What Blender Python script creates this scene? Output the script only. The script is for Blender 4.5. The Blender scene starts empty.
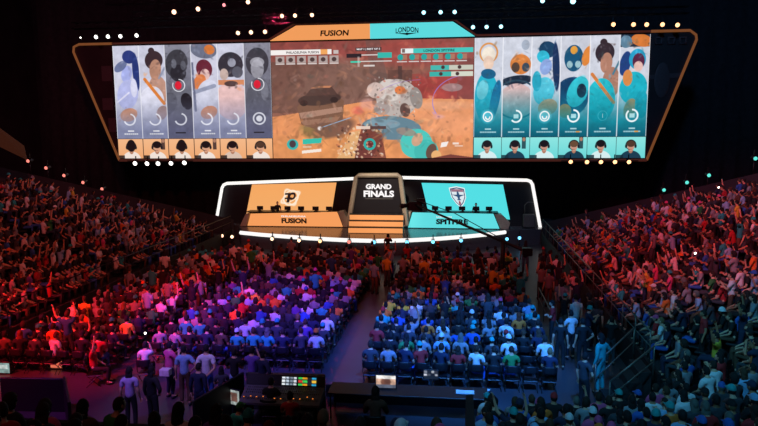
import bpy, math, random
import numpy as np
from mathutils import Vector, Matrix
random.seed(7); rng = np.random.default_rng(7)
PI = math.pi
C = bpy.context.scene.collection
sc = bpy.context.scene

# ------------------------------------------------------------------ camera
F, PITCH, YAW, ROLL = 645.0, math.radians(7.4), math.radians(6.8), math.radians(0.35)
CAM = np.array([5.0, 0.0, 8.0])
fw = np.array([-math.sin(YAW)*math.cos(PITCH), math.cos(YAW)*math.cos(PITCH), -math.sin(PITCH)])
rt0 = np.array([math.cos(YAW), math.sin(YAW), 0.0]); up0 = np.cross(rt0, fw)
rt = math.cos(ROLL)*rt0 - math.sin(ROLL)*up0
up = math.sin(ROLL)*rt0 + math.cos(ROLL)*up0
cd = bpy.data.cameras.new('camera'); cam = bpy.data.objects.new('camera', cd); C.objects.link(cam)
cd.sensor_width = 36.0; cd.lens = 36.0*F/758.0; cd.clip_end = 300
m = Matrix.Identity(4)
for i in range(3):
    m[i][0] = rt[i]; m[i][1] = up[i]; m[i][2] = -fw[i]; m[i][3] = CAM[i]
cam.matrix_world = m
sc.camera = cam

def ray(px, py):
    return fw + rt*((px-379)/F) + up*((213-py)/F)
def at(px, py, Y):                       # point of the hall where a sight line meets the plane y = Y
    d = ray(px, py); t = (Y-CAM[1])/d[1]; return CAM + d*t
def gnd(px, py, z=0.0):                  # ... meets the level z
    d = ray(px, py); t = (z-CAM[2])/d[2]; return CAM + d*t
def proj(P):
    d = np.asarray(P, float)-CAM; z = d@fw
    return 379+F*(d@rt)/z, 213-F*(d@up)/z, z

# ------------------------------------------------------------------ materials
def s2l(c):
    c = np.asarray(c, float); return np.where(c <= .04045, c/12.92, ((c+.055)/1.055)**2.4)
def hexc(h):
    return tuple(int(h[i:i+2], 16)/255 for i in (0, 2, 4))
MATS = {}
def mat(name, col, rough=.8, metal=0.0, emit=0.0, noise=.12, scale=9.0):
    if name in MATS: return MATS[name]
    if isinstance(col, str): col = hexc(col)
    m = bpy.data.materials.new(name); m.use_nodes = True; nt = m.node_tree; b = nt.nodes['Principled BSDF']
    lin = s2l(col)
    if emit > 0:
        b.inputs['Base Color'].default_value = (*(lin*.2), 1)
        b.inputs['Emission Color'].default_value = (*lin, 1); b.inputs['Emission Strength'].default_value = emit
    else:
        n = nt.nodes.new('ShaderNodeTexNoise'); n.inputs['Scale'].default_value = scale
        tc = nt.nodes.new('ShaderNodeTexCoord'); nt.links.new(tc.outputs['Object'], n.inputs['Vector'])
        r = nt.nodes.new('ShaderNodeValToRGB')
        r.color_ramp.elements[0].position = .3; r.color_ramp.elements[1].position = .7
        r.color_ramp.elements[0].color = (*(lin*(1-noise)), 1); r.color_ramp.elements[1].color = (*np.minimum(1, lin*(1+noise)), 1)
        nt.links.new(n.outputs['Fac'], r.inputs['Fac']); nt.links.new(r.outputs['Color'], b.inputs['Base Color'])
    b.inputs['Roughness'].default_value = rough; b.inputs['Metallic'].default_value = metal
    MATS[name] = m; return m
BLACK = mat('black_paint', '121214', .6); DRAPE = mat('black_drape', '26242a', .95, noise=.3, scale=3)
DMETAL = mat('dark_metal', '26262a', .45, .6); GREY = mat('grey_metal', '77746e', .4, .5)
BEIGE = mat('beige_frame', 'b0a48e', .5, .0)

def vc_mat(name, emit):                   # colours carried by the mesh itself (screen pictures, crowd clothes)
    m = bpy.data.materials.new(name); m.use_nodes = True; nt = m.node_tree; b = nt.nodes['Principled BSDF']
    a = nt.nodes.new('ShaderNodeAttribute'); a.attribute_name = 'Col'
    if emit:
        b.inputs['Base Color'].default_value = (.01, .01, .01, 1)
        nt.links.new(a.outputs['Color'], b.inputs['Emission Color']); b.inputs['Emission Strength'].default_value = emit
        b.inputs['Roughness'].default_value = .5
    else:
        nt.links.new(a.outputs['Color'], b.inputs['Base Color']); b.inputs['Roughness'].default_value = .85
    return m
SCREEN = vc_mat('led_screen', 1.0); CLOTH = vc_mat('crowd_cloth', 0)

# ------------------------------------------------------------------ mesh helpers
class MB:
    def __init__(s): s.v = []; s.f = []; s.mi = []; s.sm = []
    def add(s, v, f, mi=0, smooth=False):
        n = len(s.v); s.v += [tuple(map(float, p)) for p in v]
        s.f += [tuple(n+i for i in q) for q in f]; s.mi += [mi]*len(f); s.sm += [smooth]*len(f)
        return s
    def box(s, c, d, mi=0, rz=0.0, bev=0.0):
        x, y, z = d[0]/2, d[1]/2, d[2]/2
        b = min(bev, x*.9, y*.9, z*.9)
        ca, sa = math.cos(rz), math.sin(rz)
        if b <= 0:
            vs = [(i*x, j*y, k*z) for k in (-1, 1) for j in (-1, 1) for i in (-1, 1)]
            fs = [(0,2,3,1),(4,5,7,6),(0,1,5,4),(2,6,7,3),(0,4,6,2),(1,3,7,5)]
        else:
            vs = []; fs = []
            lv = [(-z, b), (-z+b, 0), (z-b, 0), (z, b)]
            for zz, ins in lv:
                xx, yy = x-ins, y-ins
                vs += [(-xx+b, -yy, zz), (xx-b, -yy, zz), (xx, -yy+b, zz), (xx, yy-b, zz), (xx-b, yy, zz), (-xx+b, yy, zz), (-xx, yy-b, zz), (-xx, -yy+b, zz)]
            for l in range(3):
                for i in range(8):
                    j = (i+1) % 8; fs.append((l*8+i, l*8+j, l*8+8+j, l*8+8+i))
            fs.append(tuple(reversed(range(8)))); fs.append(tuple(range(24, 32)))
        vs = [(c[0]+p[0]*ca-p[1]*sa, c[1]+p[0]*sa+p[1]*ca, c[2]+p[2]) for p in vs]
        return s.add(vs, fs, mi)
    def tube(s, pts, r, n=8, mi=0, closed=False, smooth=True):
        pts = [np.asarray(p, float) for p in pts]; m_ = len(pts)
        rr = [r]*m_ if not hasattr(r, '__len__') else list(r)
        vs = []; u = None
        for i, p in enumerate(pts):
            a = pts[(i-1) % m_] if (closed or i > 0) else p; b = pts[(i+1) % m_] if (closed or i < m_-1) else p
            t = b-a; t = t/(np.linalg.norm(t)+1e-9)
            if u is None:
                u = np.cross(t, (0, 0, 1.0)) if abs(t[2]) < .9 else np.cross(t, (0, 1.0, 0))
            u = u-t*(u@t); u /= np.linalg.norm(u)+1e-9; w = np.cross(t, u)
            q = rr[i]; q = (q, q) if not hasattr(q, '__len__') else q
            for k in range(n):
                a_ = 2*PI*k/n; vs.append(p+u*math.cos(a_)*q[0]+w*math.sin(a_)*q[1])
        fs = []
        for i in range(m_ if closed else m_-1):
            j = (i+1) % m_
            for k in range(n):
                l = (k+1) % n; fs.append((i*n+k, i*n+l, j*n+l, j*n+k))
        if not closed:
            fs.append(tuple(range(n))[::-1]); fs.append(tuple((m_-1)*n+k for k in range(n)))
        return s.add(vs, fs, mi, smooth)
    def ell(s, c, r, nu=12, nv=8, mi=0, fn=None, keep=None):
        vs = []; dirs = []
        for j in range(nv+1):
            th = PI*j/nv
            for i in range(nu):
                ph = 2*PI*i/nu
                d = np.array([math.sin(th)*math.cos(ph), math.sin(th)*math.sin(ph), math.cos(th)])
                p = np.array([d[0]*r[0], d[1]*r[1], d[2]*r[2]])
                if fn: p = fn(d, p)
                vs.append(p+np.asarray(c)); dirs.append(d)
        fs = []
        for j in range(nv):
            for i in range(nu):
                k = (i+1) % nu
                q = (j*nu+i, (j+1)*nu+i, (j+1)*nu+k, j*nu+k)
                if keep and not keep(sum(dirs[a] for a in q)/4): continue
                fs.append(q)
        return s.add(vs, fs, mi, True)
    def prism(s, poly, off, mi=0):        # polygon (3-D points) pushed along a vector
        n = len(poly); a = [np.asarray(p, float) for p in poly]; b = [p+np.asarray(off, float) for p in a]
        fs = [tuple(range(n)), tuple(range(2*n-1, n-1, -1))] + [(i, i+n, (i+1) % n+n, (i+1) % n) for i in range(n)]
        return s.add(a+b, fs, mi)
    def mesh(s, name, mats):
        me = bpy.data.meshes.new(name); me.from_pydata(s.v, [], s.f)
        for m_ in (mats if isinstance(mats, (list, tuple)) else [mats]): me.materials.append(m_)
        me.polygons.foreach_set('material_index', s.mi); me.polygons.foreach_set('use_smooth', s.sm); me.update()
        import bmesh
        bm = bmesh.new(); bm.from_mesh(me); bmesh.ops.recalc_face_normals(bm, faces=bm.faces[:])
        bm.to_mesh(me); bm.free()
        return me
    def build(s, name, mats, parent=None):
        return link(name, s.mesh(name, mats), parent)
def link(name, data, parent=None):
    o = bpy.data.objects.new(name, data); C.objects.link(o); o.parent = parent; return o
def empty(name, loc, rz=0.0):
    o = bpy.data.objects.new(name, None); C.objects.link(o); o.location = tuple(map(float, loc)); o.rotation_euler = (0, 0, rz); o.empty_display_size = .2; return o
def tag(o, label=None, cat=None, group=None, kind=None):
    if label: o['label'] = label
    if cat: o['category'] = cat
    if group: o['group'] = group
    if kind: o['kind'] = kind
    return o
def dup(o, parent=None):
    c = o.copy(); C.objects.link(c); c.parent = parent
    for ch in o.children: dup(ch, c)
    return c

ONES = 'zero first second third fourth fifth sixth seventh eighth ninth tenth eleventh twelfth thirteenth fourteenth fifteenth sixteenth seventeenth eighteenth nineteenth'.split()
TENS = ['', '', 'twent', 'thirt', 'fort', 'fift', 'sixt', 'sevent', 'eight', 'ninet']
def nth(n):
    if n < 20: return ONES[n]
    t, u = divmod(n, 10)
    return TENS[t]+'ieth' if u == 0 else TENS[t]+'y-'+ONES[u]

# text as flat lettering (mesh)
def text_mb(body, P0, P1, height, width=None, bold=0.0, italic=0.0, arch=0.0, depth=.01):
    """lettering centred between the points P0 (centre) facing -Y; returns verts, faces"""
    cu = bpy.data.curves.new('t', 'FONT'); cu.body = body; cu.align_x = 'CENTER'; cu.align_y = 'CENTER'; cu.size = 1.0; cu.offset = bold; cu.resolution_u = 3
    o = bpy.data.objects.new('t', cu); C.objects.link(o)
    dg = bpy.context.evaluated_depsgraph_get(); dg.update()
    me = bpy.data.meshes.new_from_object(o.evaluated_get(dg))
    v = np.array([p.co[:] for p in me.vertices]); f = [tuple(p.vertices) for p in me.polygons]
    bpy.data.objects.remove(o); bpy.data.curves.remove(cu); bpy.data.meshes.remove(me)
    lo, hi = v.min(0), v.max(0); v[:, :2] -= ((lo+hi)/2)[:2]
    sh = height/(hi[1]-lo[1]); sw = (width/(hi[0]-lo[0])) if width else sh
    v[:, 0] *= sw; v[:, 1] *= sh; v[:, 0] += v[:, 1]*italic
    if arch: v[:, 1] -= arch*(v[:, 0]/(width/2))**2
    return v, f
def add_text(mb, body, c, height, width=None, mi=0, **k):
    v, f = text_mb(body, None, None, height, width, **k)
    mb.add([(c[0]+p[0], c[1], c[2]+p[1]) for p in v], f, mi)

# ------------------------------------------------------------------ picture canvas -> mesh screen
class Canvas:
    def __init__(s, w, h, ss=3, bg=(0, 0, 0)):
        s.w, s.h, s.ss = w, h, ss; s.nx = int(round(w*ss)); s.ny = int(round(h*ss))
        s.x, s.y = np.meshgrid((np.arange(s.nx)+.5)/ss, (np.arange(s.ny)+.5)/ss)
        s.c = np.zeros((s.ny, s.nx, 3))+np.array(hexc(bg) if isinstance(bg, str) else bg)
    def put(s, a, col):
        col = np.array(hexc(col) if isinstance(col, str) else col); a = np.clip(a, 0, 1)[..., None]; s.c = s.c*(1-a)+col*a
    def ell(s, cx, cy, rx, ry, col, rot=0, a=1, soft=.4):
        c_, s_ = math.cos(rot), math.sin(rot); dx, dy = s.x-cx, s.y-cy
        u = (dx*c_+dy*s_)/rx; v = (-dx*s_+dy*c_)/ry; d = (np.sqrt(u*u+v*v)-1)*min(rx, ry)
        s.put(a*np.clip(.5-d/soft, 0, 1), col)
    def ring(s, cx, cy, r, w, col, a0=0, a1=2*PI, a=1, ry=None):
        dx, dy = s.x-cx, (s.y-cy)*(r/ry if ry else 1); d = np.abs(np.hypot(dx, dy)-r)-w/2
        an = (np.arctan2(dx, -dy)) % (2*PI); msk = (an >= a0) & (an <= a1)
        s.put(a*np.clip(.5-d/.4, 0, 1)*msk, col)
    def poly(s, pts, col, a=1):
        ins = np.zeros(s.x.shape, bool); n = len(pts)
        for i in range(n):
            x0, y0 = pts[i]; x1, y1 = pts[(i+1) % n]
            if y0 == y1: continue
            cnd = (y0 > s.y) != (y1 > s.y); ins ^= cnd & (s.x < (x1-x0)*(s.y-y0)/(y1-y0)+x0)
        s.put(ins*float(a), col)
    def rect(s, x0, y0, x1, y1, col, a=1):
        s.put(a*((s.x >= x0) & (s.x <= x1) & (s.y >= y0) & (s.y <= y1)), col)
    def line(s, x0, y0, x1, y1, w, col, a=1):
        dx, dy = x1-x0, y1-y0; L = dx*dx+dy*dy; t = np.clip(((s.x-x0)*dx+(s.y-y0)*dy)/L, 0, 1)
        d = np.hypot(s.x-x0-t*dx, s.y-y0-t*dy)-w/2; s.put(a*np.clip(.5-d/.4, 0, 1), col)
    def vgrad(s, y0, y1, col, a0=0, a1=1):
        s.put(a0+(a1-a0)*np.clip((s.y-y0)/(y1-y0), 0, 1), col)
    def noise(s, amp, sc_=6, seed=0, msk=None):
        r = np.random.default_rng(seed); n = np.zeros(s.x.shape)
        for o_, am in ((1, .5), (2, .3), (4, .2)):
            g = r.random((int(s.h/sc_*o_)+3, int(s.w/sc_*o_)+3)); xx = s.x/sc_*o_; yy = s.y/sc_*o_
            i, j = yy.astype(int), xx.astype(int); fy, fx = yy-i, xx-j
            n += am*((g[i, j]*(1-fx)+g[i, j+1]*fx)*(1-fy)+(g[i+1, j]*(1-fx)+g[i+1, j+1]*fx)*fy)
        n = (n-.5)*2*amp
        if msk is not None: n = n*msk
        s.c = np.clip(s.c*(1+n[..., None]), 0, 1)
    def mesh(s, name, corners):           # corners: TL, TR, BR, BL in the hall; picture on the grid of LEDs
        TL, TR, BR, BL = [np.asarray(p, float) for p in corners]
        u = np.linspace(0, 1, s.nx)[None, :, None]; v = np.linspace(0, 1, s.ny)[:, None, None]
        P = (TL*(1-u)+TR*u)*(1-v)+(BL*(1-u)+BR*u)*v
        me = bpy.data.meshes.new(name); nx, ny = s.nx, s.ny
        idx = np.arange(nx*ny).reshape(ny, nx)
        q = np.stack([idx[:-1, :-1], idx[1:, :-1], idx[1:, 1:], idx[:-1, 1:]], -1).reshape(-1, 4)
        me.vertices.add(nx*ny); me.vertices.foreach_set('co', P.reshape(-1).astype('f4'))
        me.loops.add(q.size); me.loops.foreach_set('vertex_index', q.reshape(-1).astype('i4'))
        me.polygons.add(len(q)); me.polygons.foreach_set('loop_start', (np.arange(len(q))*4).astype('i4'))
        me.update(calc_edges=True)
        at_ = me.color_attributes.new('Col', 'FLOAT_COLOR', 'POINT')
        col = np.ones((nx*ny, 4), 'f4'); col[:, :3] = s2l(s.c.reshape(-1, 3)); at_.data.foreach_set('color', col.reshape(-1))
        me.materials.append(SCREEN); return me
def rect_corners(x0, x1, z0, z1, Y): return [(x0, Y, z1), (x1, Y, z1), (x1, Y, z0), (x0, Y, z0)]

# ================================================================== THE HALL
def noise_floor():
    m = mat('arena_floor', '3c3a40', .38, noise=.18, scale=.6); return m
def struct(name, mb, m_): return tag(mb.build(name, m_), kind='structure')
struct('floor', MB().box((0, 30, -.1), (90, 90, .2)), noise_floor())
struct('ceiling', MB().box((0, 30, 26.1), (90, 90, .2)), mat('ceiling_black', '141416', .9))
struct('wall_back', MB().box((0, 66, 13), (90, .3, 26)), mat('wall_black', '2c2a30', .9, noise=.3, scale=.5))
struct('wall_left', MB().box((-40, 30, 13), (.3, 90, 26)), MATS['wall_black'])
struct('wall_right', MB().box((40, 30, 13), (.3, 90, 26)), MATS['wall_black'])
struct('wall_front', MB().box((0, -10, 13), (90, .3, 26)), MATS['wall_black'])
# vertical pleated drape behind the stage
d = MB(); n = 160; pts = []
for i in range(n+1):
    x = -30+60*i/n; pts.append((x, 52+.18*math.sin(i*2.1), 0))
vs = [(p[0], p[1], z) for z in (0, 22) for p in pts]
d.add(vs, [(i, i+1, n+2+i, n+1+i) for i in range(n)], 0, True)
o = d.build('stage_drape', DRAPE); tag(o, 'tall black pleated drape hanging across the hall behind the stage', 'drape')
o.modifiers.new('s', 'SOLIDIFY').thickness = .03

# ------------------------------------------------------------------ video wall
YS = 43.5
def bar_names(cv, x0, x1, y, col='ffffff', tick=None):
    cx = (x0+x1)/2; cv.rect(cx-3.2, y-3, cx+3.2, y-1.6, col, .75); cv.rect(x0, y, x1, y+1.5, col, .65)
    for i in range(7): cv.rect(x0+i*(x1-x0)/7, y, x0+i*(x1-x0)/7+.35, y+1.5, '506070', .5)
    if tick: cv.rect(x1-6, y, x1-2, y+1.5, tick, .9)
# abstract colour fields standing in for the character art, the same tints in the same places
def art(cv, k, side):
    W, H_ = cv.w, cv.h
    L = side == 'l'
    if k == 0:
        cv.ell(W*.62, H_*.12, W*.26, H_*.07, '2b3c7a', .5); cv.ell(W*.86, H_*.28, W*.13, H_*.2, '263a78', -.05)
        cv.ell(W*.5, H_*.3, W*.2, H_*.09, 'a9b4e6', .3); cv.ell(W*.5, H_*.52, W*.4, H_*.16, 'b9c0e8' if L else '36b4cc', .2); cv.ell(W*.28, H_*.22, W*.16, H_*.08, '40507e', .9, .7)
        cv.ell(W*.5, H_*.74, W*.34, H_*.07, 'e88a4a', -.35, .9); cv.ell(W*.75, H_*.45, W*.13, H_*.1, 'dde0f2'); cv.line(W*.1, H_*.6, W*.55, H_*.5, 1.6, 'f0f0fa', .8)
    if k == 1:
        cv.ell(W*.58, H_*.16, W*.34, H_*.1, '3a2c30', .3); cv.ell(W*.5, H_*.06, W*.12, H_*.035, '3a2c30'); cv.ell(W*.62, H_*.26, W*.22, H_*.11, 'b98a70', .1)
        cv.ell(W*.7, H_*.48, W*.36, H_*.16, 'c08f75', -.1, .9); cv.ell(W*.4, H_*.62, W*.5, H_*.19, 'e3e5ee' if L else '2bb5c4', .2); cv.line(W*.2, H_*.36, W*.9, H_*.62, 3.2, 'e2853c')
        cv.line(W*.75, H_*.35, W*.98, H_*.24, 2, '8d97ad', .8); cv.ell(W*.8, H_*.72, W*.2, H_*.08, '9b6e58', .4, .8)
    if k == 2:
        cv.ell(W*.45, H_*.2, W*.42, H_*.15, '3e4046', .2); cv.ell(W*.5, H_*.3, W*.3, H_*.09, '24262c', 0, .9); cv.ell(W*.35, H_*.2, W*.1, H_*.05, '9296a0', 0, .5); cv.ell(W*.7, H_*.22, W*.1, H_*.05, '7a7e88', 0, .5)
        cv.ell(W*.6, H_*.6, W*.52, H_*.17, '6c6f79', -.3); cv.ell(W*.78, H_*.6, W*.22, H_*.09, '1f2026', -.2); cv.ell(W*.1, H_*.62, W*.3, H_*.12, '5c5f69', .3)
    if k == 3:
        cv.ell(W*.5, H_*.06, W*.5, H_*.09, '6f7688', .2); cv.ell(W*.72, H_*.06, W*.2, H_*.05, 'e2803c', .4); cv.ell(W*.5, H_*.26, W*.3, H_*.1, '6a2836', -.2); cv.ell(W*.52, H_*.32, W*.18, H_*.06, 'e8c4b8')
        cv.ell(W*.3, H_*.4, W*.22, H_*.09, 'e0824a', .5); cv.ell(W*.6, H_*.52, W*.4, H_*.15, 'd6dae6', .3); cv.line(W*.15, H_*.5, W*.85, H_*.44, 4, '9aa2b6'); cv.ell(W*.62, H_*.72, W*.24, H_*.09, 'e0824a', 1.2, .9); cv.line(W*.05, H_*.2, W*.12, H_*.7, 2.4, '59617a', .8)
    if k == 4:
        cv.ell(W*.5, H_*.22, W*.46, H_*.13, '34343c'); cv.ell(W*.25, H_*.32, W*.16, H_*.06, 'c8b2a4'); cv.ell(W*.75, H_*.3, W*.2, H_*.06, '5b5e68'); cv.ell(W*.55, H_*.2, W*.15, H_*.045, 'b8bcc8', 0, .8)
        cv.ell(W*.7, H_*.06, W*.1, H_*.04, 'c8ccd8'); cv.ell(W*.5, H_*.6, W*.62, H_*.2, 'ecc6be'); cv.rect(0, H_*.38, W, H_*.43, 'd98552', .9); cv.ell(W*.5, H_*.42, W*.25, H_*.03, '5a4440')
    if k == 5:
        cv.ell(W*.5, H_*.2, W*.42, H_*.15, '3c3e45'); cv.ell(W*.5, H_*.27, W*.24, H_*.1, '9b9ca2'); cv.ell(W*.5, H_*.2, W*.26, H_*.05, 'b4b5ba', 0, .8); cv.ell(W*.5, H_*.6, W*.46, H_*.24, '5c5f68', .1); cv.ell(W*.75, H_*.5, W*.14, H_*.1, '83868f', 0, .7)
def detail(cv, seed, n, rmax=2.6):
    r_ = np.random.default_rng(seed)
    for _ in range(n):
        x, y = r_.uniform(0, cv.w), r_.uniform(0, cv.h*.9); i_, j_ = min(cv.ny-1, int(y*cv.ss)), min(cv.nx-1, int(x*cv.ss))
        base = cv.c[i_, j_]; k_ = r_.choice([.72, .84, 1.12, 1.2])
        if base.min() > .72: continue
        k_ = k_; mix = cv.c[r_.integers(0, cv.ny), r_.integers(0, cv.nx)]
        x2, y2 = x+r_.normal()*2, y+r_.normal()*2; x0, x1, y0, y1 = [max(0, int(v*cv.ss)) for v in (x2-5, x2+5, y2-5, y2+5)]
        sub = Canvas.__new__(Canvas); sub.x, sub.y, sub.c = cv.x[y0:y1, x0:x1], cv.y[y0:y1, x0:x1], cv.c[y0:y1, x0:x1]
        if sub.c.size == 0: continue
        sub.ell(x2, y2, r_.uniform(.5, rmax), r_.uniform(.3, rmax*.5), np.clip((base*.8+mix*.2)*k_, 0, 1), r_.uniform(0, 3), .5, 1.2); cv.c[y0:y1, x0:x1] = sub.c
def art_r(cv, k):
    W, H_ = cv.w, cv.h
    if k == 0:
        cv.ring(W*.5, H_*.15, W*.3, 1.8, 'e0964e'); cv.ell(W*.5, H_*.17, W*.24, H_*.08, 'efe3d2'); cv.ell(W*.5, H_*.25, W*.18, H_*.07, 'eccdb8'); cv.ell(W*.45, H_*.6, W*.42, H_*.26, '27b3cc'); cv.ell(W*.75, H_*.62, W*.16, H_*.2, '1b6d9c', .2)
        cv.ell(W*.3, H_*.52, W*.2, H_*.1, '8fdae6', .2, .7); cv.ell(W*.5, H_*.36, W*.26, H_*.05, '1f5f86', .1)
    if k == 1:
        cv.ell(W*.62, H_*.27, W*.36, H_*.1, 'd98036', .1); cv.ell(W*.45, H_*.3, W*.14, H_*.05, '57402e'); cv.ell(W*.8, H_*.3, W*.13, H_*.045, '3c4a58'); cv.ell(W*.78, H_*.08, W*.14, H_*.05, 'a7b0c0'); cv.ell(W*.5, H_*.43, W*.56, H_*.05, '1d2636', -.1)
        cv.ell(W*.5, H_*.66, W*.66, H_*.2, 'd8b6b4'); cv.ring(W*.5, H_*.62, W*.75, 2, '2a4556', ry=H_*.19)
    if k == 2:
        cv.ell(W*.55, H_*.13, W*.3, H_*.08, '1c3f60', .3); cv.ell(W*.85, H_*.3, W*.12, H_*.24, '1d2f56', -.06); cv.ell(W*.4, H_*.2, W*.22, H_*.06, '33b9d4', .5); cv.ell(W*.5, H_*.3, W*.2, H_*.08, '8ea6dc', .3); cv.ell(W*.45, H_*.54, W*.36, H_*.14, '56c6de', .2)
        cv.ell(W*.6, H_*.7, W*.34, H_*.08, 'd9925c', -.3, .9); cv.ell(W*.2, H_*.44, W*.16, H_*.1, '2aa7c2')
    if k == 3:
        cv.ell(W*.45, H_*.22, W*.32, H_*.13, '1a5276'); cv.ell(W*.45, H_*.14, W*.12, H_*.04, 'e8a23c'); cv.ell(W*.32, H_*.28, W*.1, H_*.035, '9fc4cc'); cv.ell(W*.6, H_*.28, W*.1, H_*.035, '9fc4cc'); cv.ell(W*.9, H_*.2, W*.16, H_*.1, 'de8434', .3)
        cv.ell(W*.4, H_*.6, W*.6, H_*.2, '173e66', .5); cv.ell(W*.62, H_*.55, W*.34, H_*.16, '36c3d2', .4); cv.ell(W*.75, H_*.54, W*.16, H_*.07, '1a2c40'); cv.ell(W*.2, H_*.74, W*.22, H_*.07, 'de8434', -.2)
    if k == 4:
        cv.ell(W*.5, H_*.17, W*.32, H_*.1, '37282c', .3); cv.ell(W*.45, H_*.07, W*.12, H_*.035, '37282c'); cv.ell(W*.56, H_*.27, W*.2, H_*.1, 'b5806a', .1); cv.ell(W*.75, H_*.46, W*.3, H_*.15, 'ae7c68'); cv.ell(W*.4, H_*.64, W*.5, H_*.22, '28bccc', .1); cv.line(W*.1, H_*.38, W*.85, H_*.66, 3.2, 'dd8340')
        cv.line(W*.8, H_*.38, W*.99, H_*.26, 2, '4e7f94')
    if k == 5:
        cv.rect(0, 0, W, H_*.12, '1e2a3c'); cv.ell(W*.72, H_*.06, W*.36, H_*.06, 'd87a36', .2); cv.ell(W*.2, H_*.07, W*.2, H_*.06, '5d8098'); cv.ell(W*.2, H_*.28, W*.18, H_*.12, '24407e', .2); cv.ell(W*.6, H_*.24, W*.28, H_*.1, '2aa0c8'); cv.ell(W*.64, H_*.26, W*.2, H_*.08, '5a2440'); cv.ell(W*.64, H_*.31, W*.15, H_*.05, 'eac0b6')
        cv.ell(W*.5, H_*.52, W*.46, H_*.16, '22b4c8', .2); cv.ell(W*.3, H_*.42, W*.16, H_*.08, 'd98a48'); cv.ell(W*.42, H_*.72, W*.2, H_*.1, 'c88850', .3); cv.ell(W*.8, H_*.68, W*.22, H_*.14, '1fa6bc')
GREYED = {2, 5}
def hero_panel(side, k, x0, x1, z0, z1, parent, W, H_):
    L = side == 'l'
    cv = Canvas(W, H_, 3, 'cfd2de')
    if L:
        if k in GREYED: cv.c[:] = hexc('8c8e99'); cv.vgrad(0, H_*.5, '6d6f7a')
        art(cv, k, side); detail(cv, k, 90); cv.vgrad(H_*.55, H_*.92, '5c6078' if k in GREYED else '8087a2', 0, 1)
        cv.c = cv.c*np.array([.98, .97, 1.0])
        cv.ring(W*.52, H_*.79, 5.6, 1.5, 'e8eaf4', .2 if k != 5 else 0, 4.4 if k != 5 else 6.3, .85)
        if k in GREYED: cv.ring(W*.5, H_*.43, 6, .9, 'e8e8f0', 0, 5.2); cv.ell(W*.48, H_*.43, 3.4, 4.2, 'e02238'); cv.rect(W*.3, H_*.93, W*.7, H_*.945, '22242c')
        else: bar_names(cv, W*.28, W*.82, H_*.94)
        if k == 5: cv.ell(W*.52, H_*.79, 3, 3, 'd8dae4')
    else:
        art_r(cv, k); detail(cv, k+9, 90); cv.vgrad(H_*.5, H_*.85, '0f8092', 0, .95); cv.vgrad(H_*.85, H_, '0a4f66', 0, .8)
        if k in (0, 2): cv.ell(W*.5, H_*.79, 6.5, 6.5, '6fd8ec', 0, .6, 3); cv.ring(W*.5, H_*.79, 4.6, 1.2, 'ffffff'); cv.ring(W*.5, H_*.795, 2.2, 1.3, 'ffffff', 1.3, 5)
        elif k == 4: cv.ring(W*.5, H_*.79, 4.6, .6, '50b8c8', a=.6); cv.rect(W*.49, H_*.77, W*.51, H_*.81, 'c0e8f0')
        else: cv.ring(W*.5, H_*.79, 5.6, 1.6, 'f2fbff', 0, 3.6+.4*k); cv.rect(W*.42, H_*.77, W*.58, H_*.81, 'c8f0f4', .8)
        bar_names(cv, W*.22, W*.8, H_*.94, 'd8f4f8', 'e09a40' if k in (3, 5) else None)
    cv.noise(.1, 5, k+30)
    cv.rect(0, 0, .5, H_, 'f4f4fa', .8); cv.rect(W-.5, 0, W, H_, 'f4f4fa', .8)
    o = link('portrait_panel', cv.mesh('portrait_panel', rect_corners(x0, x1, z0, z1, YS)), parent)
    return o
def cam_panel(side, k, x0, x1, z0, z1, parent, W, H_):
    L = side == 'l'; r = np.random.default_rng(k+(50 if L else 90))
    cv = Canvas(W, H_, 4, 'f3b98a' if L else '8fe6e2'); cv.vgrad(0, H_, 'e8985c' if L else '46c8cc', 0, .5)
    if k in (1, 3): cv.rect(W*.72, 0, W*.86, H_*.55, '3a2a2a' if L else '203a44', .85); cv.ell(W*.79, H_*.1, 1.6, 2, 'b08068')
    cx = W*(.45+.1*r.random()); hy = H_*.42; hr = 4.0
    sh = ('f0e2d8' if k != 4 else 'd8c0b0') if L else ('183c50' if k % 2 else 'd6eef0')
    cv.ell(cx, H_*1.06, W*.36, H_*.42, sh); cv.rect(0, H_*.84, W*.26, H_, '1a1414' if L else '0e2a34', .8)
    cv.ell(cx, H_*.62, 2.2, 3.2, 'b07a60'); cv.ell(cx, hy+.6, 3.5, 4.8, 'd9a182' if L else 'c99480'); hair = '1a1214' if k not in (5,) else '50372a'
    if not L and k == 3: hair = '6a4a34'
    cv.ell(cx, hy-2.2, 4.3, 3.4 if k in (1, 3, 4, 5) or not L else 5.4, hair)
    if (L and k in (0, 2)): cv.ell(cx, hy-.6, 4.4, 5.4, hair)
    cv.ring(cx, hy-.6, 5.0, .9, '15151a', 0, 1.75); cv.ring(cx, hy-.6, 5.0, .9, '15151a', 4.5, 2*PI)
    cv.ell(cx-4.7, hy+.4, 1.1, 1.9, '1c1c22'); cv.ell(cx+4.7, hy+.4, 1.1, 1.9, '1c1c22'); cv.line(cx-4.4, hy+2, cx-1.4, hy+4, .6, '1c1c22')
    if not (L and k in (0, 2)):
        cv.rect(cx-2.3, hy+.2, cx-.8, hy+.8, '2a1a18', .8); cv.rect(cx+.8, hy+.2, cx+2.3, hy+.8, '2a1a18', .8); cv.rect(cx-1.1, hy+3.2, cx+1.1, hy+3.7, '8a4a40', .8)
        if L and k in (4, 5): cv.rect(cx-2.8, hy+.1, cx+2.8, hy+.5, '101014')
    cv.rect(0, 0, .4, H_, '2a2020'); cv.rect(W-.4, 0, W, H_, '2a2020')
    return link('player_camera_panel', cv.mesh('player_camera_panel', rect_corners(x0, x1, z0, z1, YS)), parent)

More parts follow.
